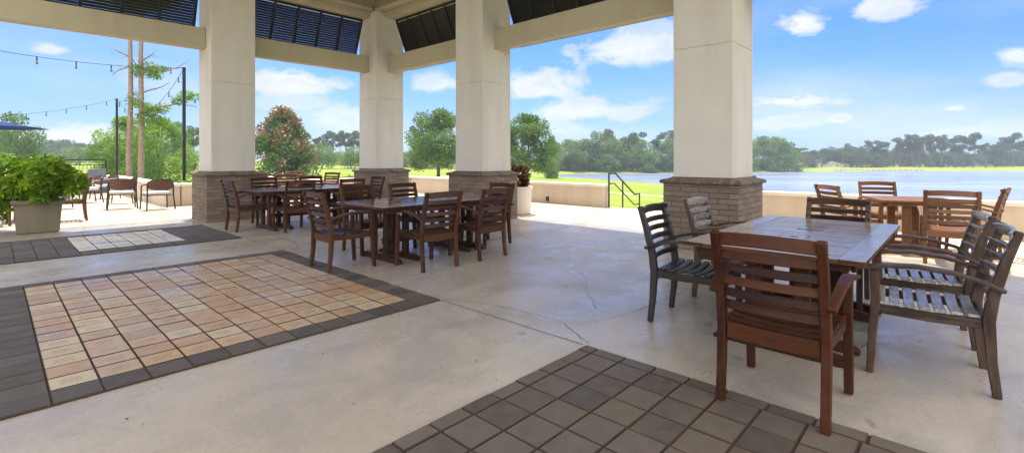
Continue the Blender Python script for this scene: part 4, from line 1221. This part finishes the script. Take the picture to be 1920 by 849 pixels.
pt = tag(empty('white_pot', (8.66, 7.80, .002)), 'tall round white pot standing behind the second column', 'pot')
b = MB(); b.lathe([(.25, 0), (.27, .02), (.285, .3), (.295, .58), (.32, .60), (.322, .645), (.30, .655), (.27, .65), (.265, .60)], 36); o = b.build('pot', M['stone_white'], pt); smooth_by_angle(o)
b = MB(); b.lathe([(.0, .602), (.262, .603)], 24); b.build('soil', M['soil'], pt)
cr = tag(empty('bronze_plant', (8.66, 7.80, .60)), 'bronze red leafy plant growing in the round white pot', 'plant')
rng = np.random.default_rng(12)
n = 620; zz = rng.uniform(0, .50, n); a = rng.uniform(0, 6.28, n); q = rng.random(n) ** .6 * (.10 + .13 * np.sin(np.clip(zz / .55, 0, 1) * 3.0))
p = np.stack([q * np.cos(a), q * np.sin(a), zz], 1); d = np.stack([np.cos(a) * .8, np.sin(a) * .8, rng.uniform(.2, 1.4, n)], 1)
tn = rng.random(n) * .75; tn[(p[:, 0] * SA - p[:, 1] * CA > .10)] += .3
me = leaf_mesh('foliage', rng, p, d, rng.uniform(.07, .15, n), .20, tn); me.materials.append(M['leaf_red']); o = bpy.data.objects.new('foliage', me); COL.objects.link(o); o.parent = cr
b = MB()
for k in range(5): b.tube([(.03 * math.cos(k), .03 * math.sin(k), -.02), (.08 * math.cos(k * 1.3), .08 * math.sin(k * 1.3), .45)], [.01, .006], 5)
b.build('stem', M['bark'], cr)

# ------------------------------------------------------------------ patio furniture at the left
def rattan_chair():
    r = empty('patio_chair'); m = M['black_metal']
    for s in (-1, 1):
        b = MB(); b.tube([(s * .30, .27, 0), (s * .285, .25, .30), (s * .28, .24, .62)], .018, 6); b.build('leg', m, r)
        b = MB(); b.tube([(s * .31, -.30, 0), (s * .285, -.25, .35), (s * .28, -.24, .66)], .018, 6); b.build('leg', m, r)
        b = MB(); b.tube([(s * .28, .24, .62), (s * .285, 0, .64), (s * .275, -.26, .66)], .016, 6); b.build('armrest', m, r)
    fr = MB(); fr.tube([(-.28, -.22, .38), (.28, -.22, .38)], .012, 6); fr.tube([(-.28, .23, .38), (.28, .23, .38)], .012, 6)
    for s in (-1, 1): fr.tube([(s * .28, -.22, .38), (s * .28, .23, .38)], .012, 6)
    fr.build('seat_frame', m, r)
    b = MB(); b.box(-.26, .26, -.22, .24, .39, .46); b.build('cushion', M['cushion'], r, bevel=.025, seg=3)
    # rounded woven back shell
    vs = []; fs = []; nu, nv = 16, 7
    for side in (0, 1):
        for i in range(nu + 1):
            u = -1 + 2 * i / nu; x = .29 * u; y = -.34 + .13 * u * u
            e = (1 - abs(u) ** 3.2) ** (1 / 2.2) if abs(u) < 1 else 0
            for j in range(nv + 1):
                v = -1 + 2 * j / nv
                vs.append((x, y - (.018 if side else 0) - .03 * (v + 1) / 2, .655 + v * e * .135))
    N_ = (nu + 1) * (nv + 1)
    for i in range(nu):
        for j in range(nv):
            a = i * (nv + 1) + j; fs.append((a, a + nv + 1, a + nv + 2, a + 1)); fs.append((N_ + a + 1, N_ + a + nv + 2, N_ + a + nv + 1, N_ + a))
    b = MB(); b.add(vs, fs); b.build('backrest', M['rattan'], r, smooth=True)
    path = []
    for i in range(33):
        u = math.cos(2 * math.pi * i / 32); v = math.sin(2 * math.pi * i / 32)
        e = (1 - min(.999, abs(u)) ** 3.2) ** (1 / 2.2); path.append((.29 * u, -.35 + .13 * u * u - .015 * (1 + v), .655 + (1 if v > 0 else -1) * e * .14))
    b = MB(); b.tube(path, .010, 6); b.build('back_frame', m, r)
    return r
rc = rattan_chair(); first = True
for x, y, f, lb in ((2.95, 15.40, 95, 'rattan backed patio chair with pale cushion, nearest of the row by the wall end'),
                    (2.35, 16.30, 85, 'rattan backed patio chair directly behind and left of the nearest one'),
                    (2.62, 18.2, 165, 'rattan backed patio chair in the middle of the row facing left'),
                    (1.95, 19.2, 190, 'rattan backed patio chair left of the middle one facing left'),
                    (2.55, 20.8, 200, 'rattan backed patio chair farthest along the low wall'),
                    (1.35, 17.3, 20, 'rattan backed patio chair nearest the leafy planter'),
                    (.75, 18.9, 60, 'rattan backed patio chair behind the low grey table'),
                    (1.9, 22.6, 190, 'rattan backed patio chair just in front of the wicker chairs')):
    r = rc if first else copy_thing(rc); first = False
    r.location = (x, y, .002); r.rotation_euler = (0, 0, R(f - 90)); tag(r, lb, 'patio chair', 'rattan backed patio chairs')
def wicker():
    r = empty('wicker_chair')
    b = MB(); b.box(-.32, .32, -.30, .32, .0, .34); b.build('base', M['wicker'], r, bevel=.03, seg=2)
    b = MB(); b.box(-.28, .28, -.22, .31, .342, .44); b.build('cushion', M['cushion'], r, bevel=.03, seg=3)
    b = MB(); b.sweep([(0, -.27, .34), (0, -.31, .6), (0, -.38, .92)], (1, 0, 0), [.62, .64, .56], [.06, .06, .045]); b.build('backrest', M['wicker'], r, bevel=.02, seg=2)
    for s in (-1, 1):
        b = MB(); b.box(s * .35 - .03, s * .35 + .03, -.28, .30, .0, .60); b.build('armrest', M['wicker'], r, bevel=.02, seg=2)
    return r
wk = wicker(); first = True
for x, y, f, lb in ((1.3, 24.0, -60, 'grey wicker lounge chair in front of the railing, left of the two'), (2.6, 24.2, -120, 'grey wicker lounge chair by the end post of the railing')):
    r = wk if first else copy_thing(wk); first = False
    r.location = (x, y, .002); r.rotation_euler = (0, 0, R(f - 90)); tag(r, lb, 'wicker chair', 'grey wicker lounge chairs')
ft = tag(empty('low_table', (1.35, 20.6, .002)), 'low grey square table among the patio chairs', 'table')
b = MB(); b.box(-.40, .40, -.40, .40, .46, .50); b.build('tabletop', M['wicker'], ft, bevel=.01)
b = MB(); b.box(-.32, .32, -.32, .32, .0, .458); b.build('base', M['wicker'], ft, bevel=.02)

# umbrella
x, y = at(-42, 15)
um = tag(empty('umbrella', (x, y, .002)), 'navy blue patio umbrella at the left edge', 'umbrella')
b = MB(); n = 8; vs = [(0, 0, 2.62)] + [(1.62 * math.cos(2 * math.pi * k / n + .05), 1.62 * math.sin(2 * math.pi * k / n + .05), 2.30) for k in range(n)] + [(.75 * math.cos(2 * math.pi * k / n + .05), .75 * math.sin(2 * math.pi * k / n + .05), 2.44) for k in range(n)]
fs = []
for k in range(n):
    k2 = (k + 1) % n; fs += [(0, 9 + k, 9 + k2), (9 + k, 1 + k, 1 + k2, 9 + k2)]
b.add(vs, fs); o = b.build('canopy', M['navy'], um); md = o.modifiers.new('s', 'SOLIDIFY'); md.thickness = .01
b = MB(); b.tube([(0, 0, 0), (0, 0, 2.66)], .024, 10); b.build('pole', M['black_metal'], um)
b = MB(); b.lathe([(.28, 0), (.28, .05), (.05, .08), (.03, .3)], 20); b.build('base', M['black_metal'], um)

# light poles and string lights
def pole(px, d, h, label):
    x, y = at(px, d); g_ = zg(x, y)
    p = tag(empty('light_pole', (x, y, g_)), label, 'pole', 'slim black light poles')
    b = MB(); b.box(-.05, .05, -.05, .05, 0, h - g_); b.build('post', M['black_metal'], p, bevel=.006)
    b = MB(); b.tube([(0, 0, h - g_ - .04), (-.12 * SA, .12 * CA, h - g_ + .02)], .018, 6); b.build('hook', M['black_metal'], p)
    return Vector((x, y, h - .03))
p1 = pole(345, 18.6, EYE + 171 * 18.6 / F, 'tall black light pole nearest the left column')
p2 = pole(219, 27, EYE + 112 * 27 / F, 'black light pole at the end of the railing left of the pine trunks')
p3 = pole(-420, 10.5, 4.75, 'black light pole out beyond the left edge of the terrace')
p4 = pole(-260, 28, 4.6, 'black light pole far beyond the blue umbrella')
def string(a, c_, sag, nb, label):
    s = tag(empty('string_light', tuple(a)), label, 'string lights', 'string lights over the terrace')
    pts = []; N_ = 30
    for i in range(N_ + 1):
        t = i / N_; q = (c_ - a) * t; q.z -= sag * 4 * t * (1 - t); pts.append(q)
    b = MB(); b.tube(pts, .0075, 5); b.build('cable', M['cable'], s)
    for i in range(nb):
        t = (i + .5) / nb; q = (c_ - a) * t; q.z -= sag * 4 * t * (1 - t)
        k = MB(); k.tube([(0, 0, 0), (0, 0, -.13)], .018, 7); so_ = k.build('socket', M['black_metal'], s); so_.location = q
        k = MB(); k.lathe([(.012, -.125), (.03, -.16), (.036, -.19), (.025, -.225), (0, -.24)], 9); bo = k.build('bulb', M['bulb'], so_, smooth=True)
string(p1, p3, .38, 9, 'string of bulbs sagging from the nearer light pole out to the upper left')
string(p2, p4, .85, 13, 'string of bulbs running left from the farther light pole')
string(p2, p1, 1.25, 9, 'string of bulbs dipping between the two light poles behind the pine trunks')

# ------------------------------------------------------------------ far shore details
def house(px, d, wpx, h, label):
    x, y = at(px, d); w_ = wpx * d / F; hs = tag(empty('house', (x, y, zg(x, y)), -math.atan2(CA, SA)), label, 'house', 'pale houses across the lake')
    b = MB(); b.box(-w_ / 2, w_ / 2, -4, 4, 0, h); b.build('wall', M['wall_white'], hs)
    b = MB(); e = .5; b.add([(-w_ / 2 - e, -4 - e, h), (w_ / 2 + e, -4 - e, h), (w_ / 2 + e, 4 + e, h), (-w_ / 2 - e, 4 + e, h), (-w_ / 2 + 2, 0, h + 1.6), (w_ / 2 - 2, 0, h + 1.6)], [(3, 2, 1, 0), (0, 1, 5, 4), (1, 2, 5), (2, 3, 4, 5), (3, 0, 4)])
    b.build('roof', M['roof_tan'], hs)
    n = max(2, int(w_ / 3))
    for i in range(n):
        xx = -w_ / 2 + w_ * (i + .5) / n; b = MB(); b.box(xx - .6, xx + .6, -4.06, -4.01, .5, h - .5); b.build('window', M['glass'], hs)
house(1567, 237, 30, 1.4, 'long low white house under the dark far wood across the lake')
bk = tag(empty('bulkhead', (*at(1650, 203), LZ)), 'low timber bulkhead with short posts along the far shore of the lake', 'bulkhead')
O = Vector((*at(1650, 203), 0)); prev = None; brd = MB()
for i in range(17):
    px = 1566 + i * 10.2; x, y = at(px, 202 if px > 1600 else 200 + (px - 1566) * .06); q = Vector((x, y, 0)) - O
    b = MB(); b.box(q.x - .14, q.x + .14, q.y - .14, q.y + .14, -.4, .75); b.build('post', M['timber'], bk)
    if prev is not None: brd.sweep([(prev.x, prev.y, .35), (q.x, q.y, .35)], (0, 0, 1), .55, .10)
    prev = q
brd.build('board', M['path'], bk)

# ------------------------------------------------------------------ haze
HAZE = .00045
if HAZE:
    hb = MB(); hb.box(-560, 560, -560, 560, -6.2, 24)
    hm = bpy.data.materials.new('haze_air'); hm.use_nodes = True; n = hm.node_tree.nodes; n.clear()
    out = n.new('ShaderNodeOutputMaterial'); pv = n.new('ShaderNodeVolumePrincipled')
    pv.inputs['Color'].default_value = (.80, .88, 1.0, 1); pv.inputs['Density'].default_value = HAZE; pv.inputs['Anisotropy'].default_value = .2
    hm.node_tree.links.new(pv.outputs[0], out.inputs['Volume'])
    o = hb.build('haze', hm); tag(o, kind='stuff')
scn.cycles.use_denoising = True
scn.cycles.max_bounces = 8; scn.cycles.diffuse_bounces = 4; scn.cycles.volume_bounces = 1
scn.cycles.transparent_max_bounces = 8
